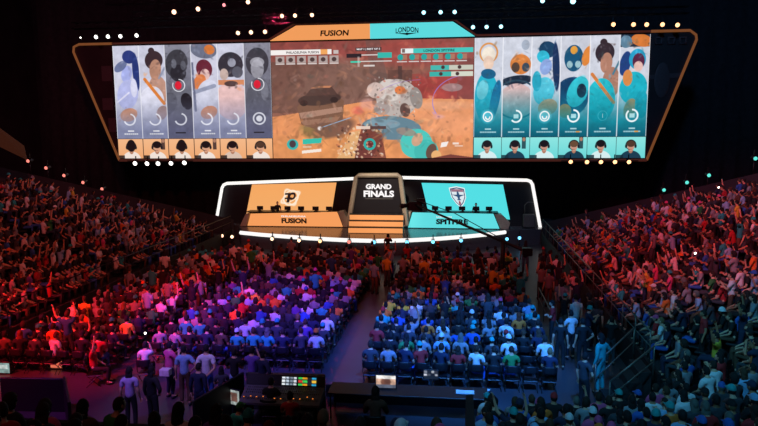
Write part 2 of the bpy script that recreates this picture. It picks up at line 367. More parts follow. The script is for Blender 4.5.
def colx(px_top, py_top, px_bot, py_bot): return (at(px_top, py_top, YS)[0]+at(px_bot, py_bot, YS)[0])/2
XL0 = colx(112, 46, 119, 159); XL1 = colx(270.5, 41, 272.5, 158); XR0 = colx(474.5, 38, 473.5, 157.5); XR1 = colx(652, 36, 643.5, 157.5)
ZT = np.mean([at(112, 46, YS)[2], at(270, 41, YS)[2], at(475, 38, YS)[2], at(652, 36, YS)[2]])
ZB = np.mean([at(119, 159.5, YS)[2], at(272, 158, YS)[2], at(475, 157.5, YS)[2], at(643, 157.5, YS)[2]])
ZM = ZB+(ZT-ZB)*.178
wall = tag(empty('video_wall', (0, YS, ZB)), 'huge hanging video wall with game picture, player portraits and orange edge', 'screen')
wall.location = (0, 0, 0)
wL, wR = (XL1-XL0)/6, (XR1-XR0)/6
for k in range(6):
    a, b = XL0+k*wL, XL0+(k+1)*wL
    tag(hero_panel('l', k, a, b, ZM, ZT, wall, 26.4, 95), ('pale grey portrait panel' if k not in GREYED else 'dark greyed-out portrait panel with red mark'))
    cam_panel('l', k, a, b, ZB, ZM-.03, wall, 26.4, 20)
    a, b = XR0+k*wR, XR0+(k+1)*wR
    tag(hero_panel('r', k, a, b, ZM, ZT, wall, 29.6, 97), 'teal portrait panel')
    cam_panel('r', k, a, b, ZB, ZM-.03, wall, 29.6, 21)
# game picture -------------------------------------------------------
W, H_ = 202, 119
g = Canvas(W, H_, 3, '7a4a40')
g.vgrad(0, 60, '8c5a4c'); g.ell(40, 8, 60, 14, '8a3a38', 0, .8, 8); g.ell(150, 12, 60, 14, '9a3c38', 0, .8, 8)
g.poly([(0, 20), (70, 22), (120, 34), (120, 70), (0, 72)], '66463e', .85); g.ell(70, 45, 45, 26, '7b5a50', 0, .7, 14)
g.poly([(96, 0), (110, 0), (122, 60), (104, 62)], '5c4a48', .5); g.rect(118, 30, 142, 60, '5a3a34', .8); g.rect(128, 26, 132, 62, '44302e', .8); g.rect(142, 34, 202, 62, '8a4038', .9)
g.ell(175, 46, 34, 14, '9c3230', 0, .8, 8); g.ell(165, 58, 12, 8, 'b04038', .2, .8, 4); g.rect(186, 20, 202, 62, '7c3a36', .7)
g.poly([(0, 76), (40, 70), (88, 62), (130, 58), (202, 60), (202, 119), (0, 119)], 'dd8c58'); g.ell(150, 84, 70, 14, 'e8986a', 0, .8, 10); g.ell(60, 108, 60, 14, 'e49456', 0, .8, 10); g.ell(170, 66, 30, 5, 'e09c74', 0, .9, 4)
g.noise(.16, 9, 3)
g.ell(45, 90, 16, 9, '7d6a3c', .1, .85, 4); g.ell(63, 88, 22, 9, '6e4c40', -.25, .9, 3)
g.poly([(26, 66), (34, 58), (66, 54), (74, 60), (72, 84), (54, 92), (30, 84)], '73503f'); g.poly([(28, 72), (72, 66), (73, 71), (30, 78)], 'b48a78', .8); g.poly([(29, 80), (70, 76), (66, 81), (33, 85)], 'a87c68', .6)
g.ell(49, 58, 22, 6.5, '3c2c2a', -.08); g.poly([(34, 55), (40, 48), (62, 46), (68, 54)], '4a3430'); g.poly([(40, 47), (46, 45), (62, 44.5), (60, 46.5)], 'c07c58'); g.ell(33, 62, 4, 3, '241a1a'); g.ell(64, 59, 4, 3, '241a1a')
g.line(48, 88, 81, 77, .8, '8fb2d4'); g.ell(49, 88, 2.2, 2, 'f2f0f4', 0, 1, 1.5)
# plain rounded machine shapes in the middle
g.ell(127, 58, 21, 19, 'b9b0ac', .1); g.ell(120, 50, 13, 11, 'd3ccc8', .2); g.ell(106, 50, 9, 8, 'cdb8b2', .3); g.ell(146, 58, 6, 11, '8e8784', -.2); g.ell(130, 50, 5.2, 4.2, 'e0743c'); g.ell(135, 70, 5, 7, '57403c', -.2); g.ell(112, 68, 8, 7, 'a59a98', .2)
g.ell(121, 88, 30, 12, '5a7f92', .05); g.ell(112, 84, 18, 5, '7fa4b6', 0, .7); g.ell(102, 100, 12, 12, '8a5c40'); g.ell(92, 108, 14, 14, '5c2f30', .2); g.poly([(66, 119), (82, 92), (90, 90), (84, 119)], 'e0aa72'); g.poly([(84, 119), (92, 84), (112, 96), (116, 119)], '6a302c', .8)
g.ell(146, 104, 16, 15, '3fc9c0'); g.ell(156, 112, 12, 12, '35b9b2', .4); g.ell(147, 100, 5, 7, 'cba082', .5); g.ell(161, 112, 5, 8, '5a4238', .3); g.ell(166, 116, 5, 5, 'e8b070'); g.ell(136, 92, 10, 4, '9c8478', .2, .8)
for _ in range(120):
    x, y = rng.uniform(66, 112), rng.uniform(84, 118); g.ell(x, y, rng.uniform(.5, 1.8), rng.uniform(.5, 1.5), random.choice(['f0d0a8', '7a3a30', 'e8b088', '3c2420', 'f8f0e0']), rng.random(), .7)
for _ in range(90):
    x, y = rng.uniform(98, 150), rng.uniform(36, 80); g.ell(x, y, rng.uniform(.4, 1.5), rng.uniform(.4, 1.2), random.choice(['e8e4e2', '7d7674', 'c05a48', '5a5452']), rng.random(), .6)
g.ell(88, 70, 6, 4, 'e05858', 0, .6, 3); g.ell(98, 64, 8, 6, 'e8a8a0', 0, .6, 3); g.ell(181, 48, 10, 4, '9a8f94', 0, .7)
g.ring(196, 62, 34, .8, '8f7fe0', 4.2, 6.28, .9, ry=26); g.ring(150, 70, 52, .8, '9a78d8', 5.4, 6.28, .7, ry=30); g.ell(168, 77, 1.2, 1, '4a2038'); g.ell(168, 77, 5, 2, 'e8b4c8', 0, .5, 2)
detail(g, 77, 700, 4.5)
g.c = g.c*.92+.08*np.array(hexc('ffd0b0'))
# HUD
g.rect(0, 8, 62, 13, 'f4efec'); g.rect(51, 8, 58, 13, 'f0a860'); g.rect(64, 9, 69, 12.5, 'c8bcb8')
for i in range(6): g.rect(5+i*11, 14.5, 14+i*11, 21, 'b6aca8', .9); g.ell(9.5+i*11, 18, 2.4, 2.2, '4c3c3a'); g.rect(5+i*11, 21.5, 14+i*11, 22.7, 'ece6e4', .8)
g.rect(136, 9, 201, 13.5, '46c8be'); g.rect(131, 9, 143, 13.5, 'e8f0f0'); g.rect(132, 9.5, 135, 13, '7a6460')
for i in range(6): g.ell(130.5+i*11.6, 17.5, 3, 3, '2aa6a0'); g.rect(133+i*11.6, 15, 137+i*11.6, 20, 'b07c64', .9); g.rect(127+i*11.6, 21.2, 137+i*11.6, 22.2, 'e8f0ee', .8)
g.rect(160, 26, 201, 30.5, '49b8ae'); g.rect(178, 26, 201, 30.5, 'd8ccbc', .9); g.rect(159, 32.5, 201, 37, '3fb2a8'); g.rect(180, 32.5, 201, 37, 'e6dccc', .9)
for x, y in ((172, 28), (188, 28), (170, 34.5), (186, 34.5)): g.ell(x, y, 1.8, 1.8, '4a3430')
g.rect(86, 7, 112, 10.5, '5a3c3a'); g.rect(77, 13, 92, 17, '2c2428'); g.rect(92, 14, 108, 15, 'e0d8d4'); g.rect(108, 12.5, 122, 17.5, '38b8ac'); g.rect(81, 20.5, 91, 22, '38d0b0'); g.rect(91, 20.5, 122, 21.3, 'd8d0cc'); g.rect(94, 24.5, 105, 26, 'e4dcd8', .9)
g.rect(88, 16, 90, 26, 'e8e0dc', .5)
g.ell(20.5, 104.5, 6, 5.6, '3ab4b0'); g.ell(20.5, 104, 3.4, 3.8, '4a3c44'); g.poly([(31, 99), (51, 98), (50, 103), (31, 104.5)], '34c0ac'); g.rect(31, 106, 40, 108, 'e4c8ac', .8); g.poly([(30, 111), (50, 109), (50, 112), (30, 114)], 'f6e8dc')
g.rect(86, 86, 100, 89, 'f0d8c8', .9); g.rect(100, 86, 116, 89, '5a3c38', .9)
g.ring(99.5, 104.5, 5, 2.4, '2fb0a8'); g.ell(99.5, 104.5, 2, 2, '6c2c30')
g.poly([(171, 103), (178, 102), (176, 107), (170, 108)], 'f8ece4'); g.rect(182, 103, 188, 105, 'f4e4da', .9); g.rect(184, 106, 192, 107, 'f4e4da', .8); g.poly([(160, 119), (180, 115), (202, 118), (202, 119)], '7a4038')
link('game_screen', g.mesh('game_screen', rect_corners(XL1+.03, XR0-.03, ZB, ZT, YS)), wall)
def gpos(u, v, dy=-.03): return (XL1+(XR0-XL1)*u/W, YS+dy, ZT-(ZT-ZB)*v/H_)
pm = (XR0-XL1)/W
DK = mat('dark_lettering', '1c1417', .6, noise=0); LT = mat('white_lettering', 'efeef0', emit=.95)
t = MB()
add_text(t, 'PHILADELPHIA FUSION', gpos(33, 10.6), 2.4*pm, 33*pm, 0, bold=.02)
add_text(t, 'LONDON SPITFIRE', gpos(168, 11.3), 2.4*pm, 30*pm, 0, bold=.02)
t.build('team_name_lettering', mat('grey_lettering', '8e7f80', .7, noise=0), wall)
t = MB(); add_text(t, 'MAP 1 | BEST OF 5', gpos(99, 8.8), 2.2*pm, 23*pm, 0, bold=.03); add_text(t, '67', gpos(174, 105), 3.5*pm, 5*pm, bold=.03); t.build('map_lettering', LT, wall)
# header banner over the game picture
A = [at(272, 40.5, YS), at(296, 25.5, YS), at(453, 21.8, YS), at(474, 37, YS)]
zt = (A[1][2]+A[2][2])/2; zb = ZT+.12; X0, X1, X2, X3 = XL1, A[1][0], A[2][0], XR0; XC = at(370, 32, YS)[0]
OR = mat('orange_led', 'f5a05e', emit=.95); TE = mat('teal_led', '5fdfe2', emit=.95)
hb = MB(); hb.prism([(X0, YS-.02, zb), (X1, YS-.02, zt), (XC, YS-.02, zt), (XC, YS-.02, zb)], (0, .15, 0)); hb.build('header_banner', OR, wall)
hb = MB(); hb.prism([(XC, YS-.02, zb), (XC, YS-.02, zt), (X2, YS-.02, zt), (X3, YS-.02, zb)], (0, .15, 0)); hb.build('header_banner', TE, wall)
t = MB(); c = at(334.5, 33, YS-.08); add_text(t, 'FUSION', c, 5.6*pm, 28*pm, bold=.035, italic=.12); c = at(407, 29.2, YS-.08); add_text(t, 'LONDON', c, 5*pm, 22*pm, bold=.02, arch=.1)
c = at(407, 33.8, YS-.08)
t.prism([(c[0]-.7, c[1], c[2]+.05), (c[0]+.7, c[1], c[2]+.05), (c[0]+.1, c[1], c[2]-.05), (c[0]-.1, c[1], c[2]-.05)], (0, .02, 0)); t.ell((c[0], c[1], c[2]), (.09, .02, .09), 8, 6)
t.build('header_lettering', DK, wall)
# wings and housing
FL = [at(112, 43.5, YS), at(79, 44.6, YS), at(74, 47, YS), at(73.6, 52, YS), at(119.5, 160.5, YS)]
FR = [at(652, 33.4, YS), at(690, 32.5, YS), at(696, 35, YS), at(696.5, 39.5, YS), at(646.5, 160, YS)]
zrim = ZT+.17
for i in (0, 1): FL[i][2] = zrim; FR[i][2] = zrim
FL[4][2] = FR[4][2] = ZB-.14
WINGP = [(p[0], YS+.05, p[2]) for p in [np.array((XL0, 0, zrim))]+FL[1:4]+[FL[4], np.array((XL0, 0, ZB-.1))]]
wing = MB().prism(WINGP, (0, .25, 0)); wing.build('wing_panel', mat('wing_black', '2a1c20', .5, noise=.3, scale=.7), wall)
WINGP = [(p[0], YS+.05, p[2]) for p in [np.array((XR1, 0, zrim))]+FR[1:4]+[FR[4], np.array((XR1, 0, ZB-.1))]]
wing = MB().prism(WINGP, (0, .25, 0)); wing.build('wing_panel', MATS['wing_black'], wall)
# faint panels and blocks on the wings
fb = mat('faint_wing_graphic', '4a3a3e', .6, noise=.1)
wg = MB()
for (a, b, c_, d_) in ((101, 66, 112, 81), (102, 98, 113, 110), (108, 118, 116, 132)):
    p, q = at(a, b, YS), at(c_, d_, YS); wg.box(((p[0]+q[0])/2, YS+.04, (p[2]+q[2])/2), (abs(q[0]-p[0]), .04, abs(p[2]-q[2])))
for (cx_, w_) in ((659, 7), (671.5, 7), (683, 7)):
    p = at(cx_, 40.5, YS); rr = w_*pm/2
    wg.tube([(p[0]+sx*rr*.75, YS+.03, p[2]+sz*rr*.8) for sx, sz in ((-1, -1), (-1, 1), (1, 1), (1, -1))], .09, 6, closed=True)
p = at(664, 80, YS); wg.ell((p[0]-.1, YS+.04, p[2]), (.5, .03, 1.1), 16, 10); wg.prism([(p[0]-1.2, YS+.03, p[2]+.3), (p[0]+1.1, YS+.03, p[2]+.45), (p[0]+.9, YS+.03, p[2]+.15), (p[0]-1, YS+.03, p[2]+.05)], (0, .02, 0))
wg.build('wing_graphic', fb, wall)
RIM = mat('orange_rim_light', 'b06a3c', emit=.38)
rim = MB(); k = lambda P: (P[0], YS-.02, P[2])
rim.tube([k((XL0, 0, zrim))]+[k(p) for p in FL[1:]], .085, 8); rim.tube([k((XR1, 0, zrim))]+[k(p) for p in FR[1:]], .085, 8); rim.build('rim_light', RIM, wall)
rim = MB(); rim.tube([k((XL0, 0, zrim)), k((X0-.1, 0, zrim)), k((X1-.1, 0, zt+.12)), k((X2+.1, 0, zt+.12)), k((X3+.1, 0, zrim)), k((XR1, 0, zrim))], .07, 6); rim.tube([k(FL[4]), k(FR[4])], .1, 6)
rim.build('rim_strip', mat('dim_red_rim', '5a2a22', emit=.5), wall)
hs = MB(); hs.box(((XL0+XR1)/2, YS+.35, (ZT+ZB)/2), (XR1-XL0, .5, ZT-ZB+.2)); hs.prism([(X0, YS+.2, zb), (X1, YS+.2, zt), (X2, YS+.2, zt), (X3, YS+.2, zb)], (0, .3, 0)); hs.build('housing', BLACK, wall)
# hanging cables + truss
tr = empty('lighting_truss', (0, 0, 0)); tag(tr, 'long black lattice truss spanning above the video wall', 'truss')
def truss(mb, a, b, s=.4):
    a, b = np.array(a, float), np.array(b, float); L = np.linalg.norm(b-a); d_ = (b-a)/L; u = np.cross(d_, (0, 0, 1)); u /= np.linalg.norm(u); w = np.cross(u, d_)
    cs = [(u*i+w*j)*s/2 for i, j in ((-1, -1), (1, -1), (1, 1), (-1, 1))]
    for c_ in cs: mb.tube([a+c_, b+c_], .03, 5)
    n_ = int(L/.8)
    for i in range(n_):
        p, q = a+d_*L*i/n_, a+d_*L*(i+1)/n_
        for j in range(4): mb.tube([p+cs[j], q+cs[(j+1) % 4]], .015, 4)
zT1 = at(300, 8, 42.5)[2]
mbt = MB(); truss(mbt, (-21, 42.5, ZT+1.25), (19, 42.5, ZT+1.25)); mbt.build('chord_frame', DMETAL, tr)
for x in (-17, -8, 0, 8, 15):
    MB().tube([(x, 42.5, ZT+1.4), (x, 42.5, 26)], .02, 5).build('hanging_cable', DMETAL, tr); MB().tube([(x, YS+.3, ZT), (x, YS+.3, 26)], .02, 5).build('hanging_cable', DMETAL, wall)
tr2 = tag(empty('lighting_truss', (0, 0, 0)), 'higher black lattice truss with scattered lamps, above the orange header', 'truss')
mbt = MB(); zc = at(300, 12, 41)[2]+.1; truss(mbt, (-16, 41, zc), (14, 41, zc)); truss(mbt, (-16, 38, zc+.3), (14, 38, zc+.3)); mbt.build('chord_frame', DMETAL, tr2)
for x in (-14, -5, 5, 12): MB().tube([(x, 41, zc), (x, 41, 26)], .02, 5).build('hanging_cable', DMETAL, tr2)

# ------------------------------------------------------------------ small lamps
LM = {'white': mat('lamp_white', 'fffaf2', emit=3.0), 'amber': mat('lamp_amber', 'ffc9a0', emit=3.0), 'cyan': mat('lamp_cyan', 'a8f0ff', emit=2.6), 'red': mat('lamp_red', 'ff8a7c', emit=1.3), 'teal': mat('lamp_teal', '5fe8d8', emit=1.1), 'blue': mat('lamp_blue', '6cc8ff', emit=2.6), 'pink': mat('lamp_pink', 'ff9aa0', emit=1.6), 'orange': mat('lamp_orange', 'ffb27c', emit=3.0)}
LP = {}
def lamp(P, colour, r, label, group=None, name='hanging_spotlight', aim=(0, -1, -.25)):
    key = (colour, round(r, 2), name)
    if key not in LP:
        a = np.array(aim, float); a /= np.linalg.norm(a)
        h = MB(); h.tube([-a*.45, -a*.35, -a*.1, (0, 0, 0)], [r*.6, r*1.05, r*1.25, r*1.25], 12); h.box((0, .15, r*1.25+.15), (.06, .06, .34)); h.box((0, .15, r*1.25+.02), (r*2.2, .05, .04))
        l = MB(); l.tube([a*.005, a*.03], [r, r*.92], 14)
        LP[key] = (h.mesh('housing', DMETAL), l.mesh('lens', LM[colour]))
    o = tag(empty(name, P), label, 'lamp', group); link('housing', LP[key][0], o); link('lens', LP[key][1], o); return o
def row(lst, Y, colour, r, text, group):
    n_ = len(lst)
    for i, (x, y) in enumerate(lst):
        lamp(at(x, y, Y), colour, r, f'{text}, {nth(i+1)} from the outer end' , group)
row([(96, 37), (108, 36.6), (120.4, 36.3), (136.6, 35.5)], 42.2, 'white', .13, 'white lamp on the truss above the pale portraits', 'white lamps above the video wall')
lamp(at(80.6, 37.6, 42.2), 'white', .06, 'small dim white lamp on the truss above the orange frame corner')
row([(238, 33), (251, 32.3), (265, 31.8)], 42.2, 'amber', .13, 'amber lamp beside the orange header banner', 'amber lamps by the header')
row([(282, 16), (295, 15.6), (312, 15)], 41, 'amber', .12, 'amber lamp hung over the orange header', 'amber lamps over the header')
row([(454.7, 12), (440.6, 12.2), (423.7, 12.5)], 41, 'cyan', .12, 'cyan lamp hung over the teal header', 'cyan lamps over the header')
row([(501, 26.6), (486.6, 27), (473, 27.2)], 42.2, 'cyan', .12, 'cyan lamp beside the teal header banner', 'cyan lamps by the header')
row([(677.5, 25), (662.5, 24.5), (646.7, 24.5), (633.5, 24.5), (613.4, 24.5)], 42.2, 'orange', .13, 'orange lamp on the truss above the teal portraits', 'orange lamps above the video wall')
row([(135, 163.4), (147, 163.6), (158, 163.6), (171, 163.3), (184.4, 162.8)], 43.2, 'white', .15, 'white lamp under the pale portraits of the video wall', 'white lamps under the video wall')
row([(629, 162), (615, 162), (601, 162), (587, 162), (570.7, 161.8)], 43.2, 'orange', .13, 'orange lamp under the teal portraits of the video wall', 'orange lamps under the video wall')
for (x, y, c_, r_, l_) in ((174, 12, 'amber', .14, 'large amber lamp hung high, lowest of the amber ones over the pale portraits'), (198, 9, 'amber', .13, 'amber lamp hung high between the large amber lamp and the pink lamp'), (224, 5, 'pink', .1, 'small pink lamp hung near the ceiling over the portraits'), (248, 2, 'amber', .12, 'amber lamp highest of those over the pale portraits'), (542.5, .8, 'cyan', .12, 'cyan lamp at the top over the teal portraits, the nearer to the header'), (573, 1.2, 'cyan', .15, 'bright cyan lamp high over the teal portraits, apart from its truss')):
    lamp(at(x, y, 38), c_, r_, l_)
for a, b, l_ in ((135, 184.4, 'white'), (570.7, 629, 'orange')):
    p, q = at(a, 161.5, 43.3), at(b, 160.5, 43.3); bt = MB().tube([(p[0]-.6, 43.38, ZB-.18), (q[0]+.6, 43.38, ZB-.18)], .04, 6)
    tag(bt.build('hanging_lamp_bar', DMETAL), f'thin black pipe bar holding the {l_} lamps under the video wall', 'bar')

# ------------------------------------------------------------------ stage
ZST = 1.05; YB = 47.0
stage = tag(empty('stage', (0, 45, 0)), 'low glossy stage with a white glowing curved lip and tall white light frame', 'stage')
stage.location = (0, 0, 0)
lip_px = [(241, 231.5), (262, 233.6), (285, 235.3), (310, 237.1), (345, 238.9), (378, 239.7), (410, 239), (440, 237.4), (470, 235), (490, 233), (505, 231)]
lip = [gnd(x, y, ZST) for x, y in lip_px]
foot = [(p[0], p[1], 0) for p in lip]+[(10.8, 45.3, 0), (12.4, 45.9, 0), (12.4, 51, 0), (-12.4, 51, 0), (-12.4, 45.9, 0), (-10.8, 45.3, 0)]
MB().prism(foot, (0, 0, ZST)).build('platform', mat('stage_gloss', '4c4c52', .22, noise=.05), stage)
WL = mat('white_light_strip', 'f4f1ee', emit=1.15)
m_ = MB(); m_.tube([(p[0], p[1]-.12, ZST-.06) for p in lip], .13, 8); m_.build('lip_light', WL, stage)
fp = lambda x, y: at(x, y, 46.2)
m_ = MB()
m_.tube([fp(214.5, 231), fp(222, 188), fp(223.6, 185), fp(227, 183.4), fp(354, 178.6)], .115, 8)
m_.tube([fp(402, 177.6), fp(527, 180.2), fp(530.5, 181.4), fp(532.4, 184.4), fp(541, 231.5)], .115, 8); m_.build('light_frame', WL, stage)
bp = MB(); bp.prism([fp(216, 232)+[0, .3, 0], fp(224, 184)+[0, .3, 0], fp(531, 180.5)+[0, .3, 0], fp(540, 232)+[0, .3, 0]], (0, .2, 0)); bp.build('backing_panel', mat('backing_black', '141216', .55, noise=.3, scale=1.2), stage)
for p in (fp(214.5, 231), fp(541, 231.5)): MB().box((p[0], 46.4, p[2]/2), (.3, .4, p[2])).build('frame_foot', BLACK, stage)
# logo screens
def quad_canvas(name, px, Y, w, h, ss=4, bg='000000'):
    return Canvas(w, h, ss, bg), [at(x, y, Y) for x, y in px]
cv, cn = quad_canvas('l', [(252, 184.5), (336.5, 182.5), (331.5, 213), (246, 215)], 46.3, 85, 30, 5, 'f5a862')
cv.vgrad(0, 30, 'f0b070', 0, .5)
cv.ring(42, 14, 7, 1.6, 'ffe8cc'); 
for rot in (.9, -.5):
    c_, s_ = math.cos(rot), math.sin(rot); dx, dy = cv.x-41.5, cv.y-13.5; u = (dx*c_+dy*s_)/9.2; v = (-dx*s_+dy*c_)/4.0
    dd = np.abs(np.sqrt(u*u+v*v)-1); cv.put(np.clip(1.1-dd*5, 0, 1)*.95, 'ffecd6')
cv.rect(38.5, 9.5, 41.2, 18.5, '23181a'); cv.ring(43, 12.4, 2.7, 1.9, '23181a'); cv.rect(35.5, 9.2, 43.5, 11, '23181a'); cv.rect(36, 13.6, 43, 15.2, '23181a')
scr = tag(empty('logo_screen', (0, 0, 0)), 'orange team logo screen with a dark letter P in a pale ring', 'screen'); link('picture', cv.mesh('picture', cn), scr)
MB().prism([p+np.array([0, .05, 0]) for p in cn], (0, .12, 0)).build('housing', BLACK, scr)
cv, cn = quad_canvas('r', [(421.5, 182.8), (503, 184.6), (510, 219.5), (429.5, 217)], 46.3, 84, 34, 5, '52dfe4')
sh = lambda s, dy=0: [(35.5+x*s, 12.5+dy+y*s) for x, y in ((-8, -8), (0, -9.5), (8, -8), (7.5, 1), (4, 7), (0, 11), (-4, 7), (-7.5, 1))]
cv.poly(sh(1.02), 'f2f6f8'); cv.poly(sh(.92), '2c5076'); cv.poly(sh(.8), 'dfeaf0'); cv.rect(29.5, 5.6, 41.5, 8.2, '8a5468', .8); cv.poly([(28.8, 11), (42.2, 11), (37, 13), (34, 13)], '2c5076'); cv.ell(35.5, 12, 1.3, 4.4, '2c5076'); cv.rect(33.6, 15.5, 37.4, 16.4, '2c5076'); cv.ell(35.5, 19, 1, 2, '9a4454')
scr = tag(empty('logo_screen', (0, 0, 0)), 'teal team logo screen with a white and navy shield crest', 'screen'); link('picture', cv.mesh('picture', cn), scr)
MB().prism([p+np.array([0, .05, 0]) for p in cn], (0, .12, 0)).build('housing', BLACK, scr)
# desks
def desk(front, lw, rw, mcol, label, small, big, bx, bw, sx, sw_):
    Y = 44.9
    P = [at(x, y, Y+(.25 if i < 2 else 0)) for i, (x, y) in enumerate(front)]
    zb_ = ZST; P[2][2] = P[3][2] = zb_+.06
    o = tag(empty('player_desk', (0, 0, 0)), label, 'desk')
    MB().prism(P, (0, .12, 0)).build('front_panel', mcol, o)
    ztop = (P[0][2]+P[1][2])/2
    for w_ in (lw, rw):
        q = [at(x, y, Y+.1) for x, y in w_]
        for v_ in q: v_[2] = max(v_[2], zb_+.02)
        MB().prism(q, (0, .9, 0)).build('side_panel', BEIGE if w_ is lw else MATS['beige_frame'], o)
    xa, xb = P[0][0]-.35, P[1][0]+.35
    MB().box(((xa+xb)/2, Y+.75, ztop+.03), (xb-xa, 1.0, .06), bev=.02).build('desk_top', DMETAL, o)
    MB().box(((xa+xb)/2, Y+1.2, (ztop+zb_)/2+.02), (xb-xa-.2, .05, ztop-zb_-.06)).build('back_panel', BLACK, o)
    pmx = Y/F*1.0
    t_ = MB(); c_ = at(*big, Y-.12); add_text(t_, bx, c_, 5.4*pmx, bw*pmx, bold=.055); t_.build('lettering', DK, o)
    t_ = MB(); c_ = at(*small, Y-.0); add_text(t_, sx, c_, 1.7*pmx, sw_*pmx, bold=.03); t_.build('lettering', LT, o)
    return ztop
def mk_desks():
    a = desk([(250.6, 213.8), (337, 212), (342.5, 226), (247.5, 227)], [(240, 228.5), (245.5, 214), (249.5, 213.4), (246.5, 228)], [(343.5, 227), (338, 212), (343, 211.4), (349.5, 222), (347.5, 227)], OR, 'long player desk with an orange front reading FUSION', (293.5, 216.3), (294, 220.8), 'FUSION', 26.5, 'PHILADELPHIA', 26)
    b = desk([(412.5, 212.3), (493.5, 214), (499.5, 228), (408, 225.5)], [(402, 226), (405.5, 211.5), (411, 212), (407.5, 226.5)], [(500.5, 228.8), (494.5, 214), (501.5, 214.6), (510, 223), (508.5, 229.2)], TE, 'long player desk with a teal front reading SPITFIRE', (444, 217), (452, 221.8), 'SPITFIRE', 32, 'LONDON', 15)
    return a, b
zd1, zd2 = mk_desks()
# monitors + chairs on the desks
MON = (MB().box((0, 0, .22), (.46, .05, .28), bev=.01).mesh('screen_panel', BLACK), MB().box((0, .02, .06), (.06, .05, .1)).box((0, .02, .01), (.26, .2, .02)).mesh('stand', BLACK))
for side, xs, zd in (('orange', (260, 273.5, 287.5, 301, 315.5, 329), zd1), ('teal', (421, 435, 448.5, 462, 476, 489), zd2)):
    for i, x in enumerate(xs):
        p = at(x, 213, 45.6); o = tag(empty('monitor', (p[0], 45.65, zd+.065), PI), f'black gaming monitor on the {side} desk, {nth(i+1)} along from its logo-left end', 'monitor', f'monitors on the {side} desk'); link('screen_panel', MON[0], o); link('stand', MON[1], o)
        o['label'] = f'black gaming monitor seen from behind, {nth(i+1)} from the left on the {side} desk'
# pylon and steps
PY = 44.0
pyl = tag(empty('title_sign', (0, 0, 0)), 'tall tapered sign with beige frame reading GRAND FINALS at the stage centre', 'sign')
pp = [(346.5, 222), (354.6, 176.6), (358.5, 173.8), (398.5, 173.6), (401.6, 176.4), (407, 212)]
inn = [(351, 213.5), (358.3, 177.2), (398, 177.2), (404.5, 213)]
IP = [at(x, y, PY) for x, y in inn]
MB().prism([p for p in IP], (0, .5, 0)).build('dark_panel', mat('sign_black', '17151a', .4, noise=.05), pyl)
_pf = lambda x, y: (lambda v: np.array([v[0], v[1], max(v[2], ZST+.25)]))(at(x, y, PY))
fr = MB(); fr.tube([_pf(348.2, 226), at(356, 178, PY), at(359, 175.4, PY), at(397.5, 175.2, PY), at(400.3, 177.6, PY), _pf(406.5, 225)], [(.17, .26)]*6, 8, smooth=False); fr.build('frame', BEIGE, pyl)
t = MB(); pmx = PY/F; add_text(t, 'GRAND', at(378.6, 186.6, PY-.05), 5.4*pmx, 26*pmx, bold=.045); add_text(t, 'FINALS', at(378.8, 193.8, PY-.05), 6.6*pmx, 31*pmx, bold=.045); t.build('lettering', LT, pyl)
t = MB(); t.box(tuple(at(379, 198.8, PY-.03)), (28*pmx, .02, .05)); t.build('underline', mat('dim_underline', '6a625c', emit=.5), pyl)
st = tag(empty('stage_steps', (0, 0, 0)), 'wide stage steps with glowing orange risers below the title sign', 'steps')
xa, xb = at(350, 220, 43.2)[0], at(403.5, 220, 43.2)[0]; ztp = at(377, 213.4, 43.6)[2]; hstep = (ztp-ZST)/3
for i in range(3):
    y0 = 42.5+i*.3
    MB().box(((xa+xb)/2, (y0+43.6)/2, ZST+.01+hstep*(i+.5)), (xb-xa, 43.6-y0, hstep*.99)).build('step', DMETAL, st)
    MB().box(((xa+xb)/2, y0-.02, ZST+hstep*(i+.5)-.01), (xb-xa, .03, hstep*.8)).build('step_light', OR, st)
# stage edge lamps
edge = [(222, 235.8, 'amber'), (232, 236.8, 'amber'), (272, 239, 'amber'), (299, 240.6, 'amber'), (320, 241.2, 'orange'), (349, 242, 'red'), (374, 242.2, 'blue'), (407, 242.2, 'blue'), (433, 242, 'blue'), (461, 240.6, 'blue'), (507, 239, 'blue'), (519.5, 238, 'blue')]
for i, (x, y, c_) in enumerate(edge):
    Yl = float(np.interp(x, [q_[0] for q_ in lip_px], [q_[1] for q_ in lip]))-.75
    p = at(x, y, Yl); o = lamp(p, c_, .11, f'{dict(amber="warm white", orange="orange", red="red", blue="blue")[c_]} lamp along stage edge, {nth(i+1)} from the orange side', 'lamps along the stage edge', 'floor_lamp', aim=(0, -1, .1))
    MB().tube([(0, .15, -p[2]), (0, .15, .1)], .03, 6).tube([(0, .15, -p[2]), (0, .15, -p[2]+.04)], [.2, .14], 10).build('post', DMETAL, o)
# grey equipment case by the right foot of the frame
ec = tag(empty('equipment_case', at(528, 225, 46.2)*[1, 0, 0]+[0, 46.4, ZST+.02]), 'grey equipment case standing at the foot of the white frame by the teal side', 'case')
MB().box((0, -.6, .5), (.8, .5, .9), bev=.04).build('body', GREY, ec); MB().tube([(-.3, -.6, .95), (-.3, -.6, 1.6), (-.1, -.6, 1.8), (.3, -.6, 1.8)], .03, 6).build('handle', GREY, ec); MB().box((0, -.6, .03), (.9, .6, .06)).build('base', BLACK, ec)
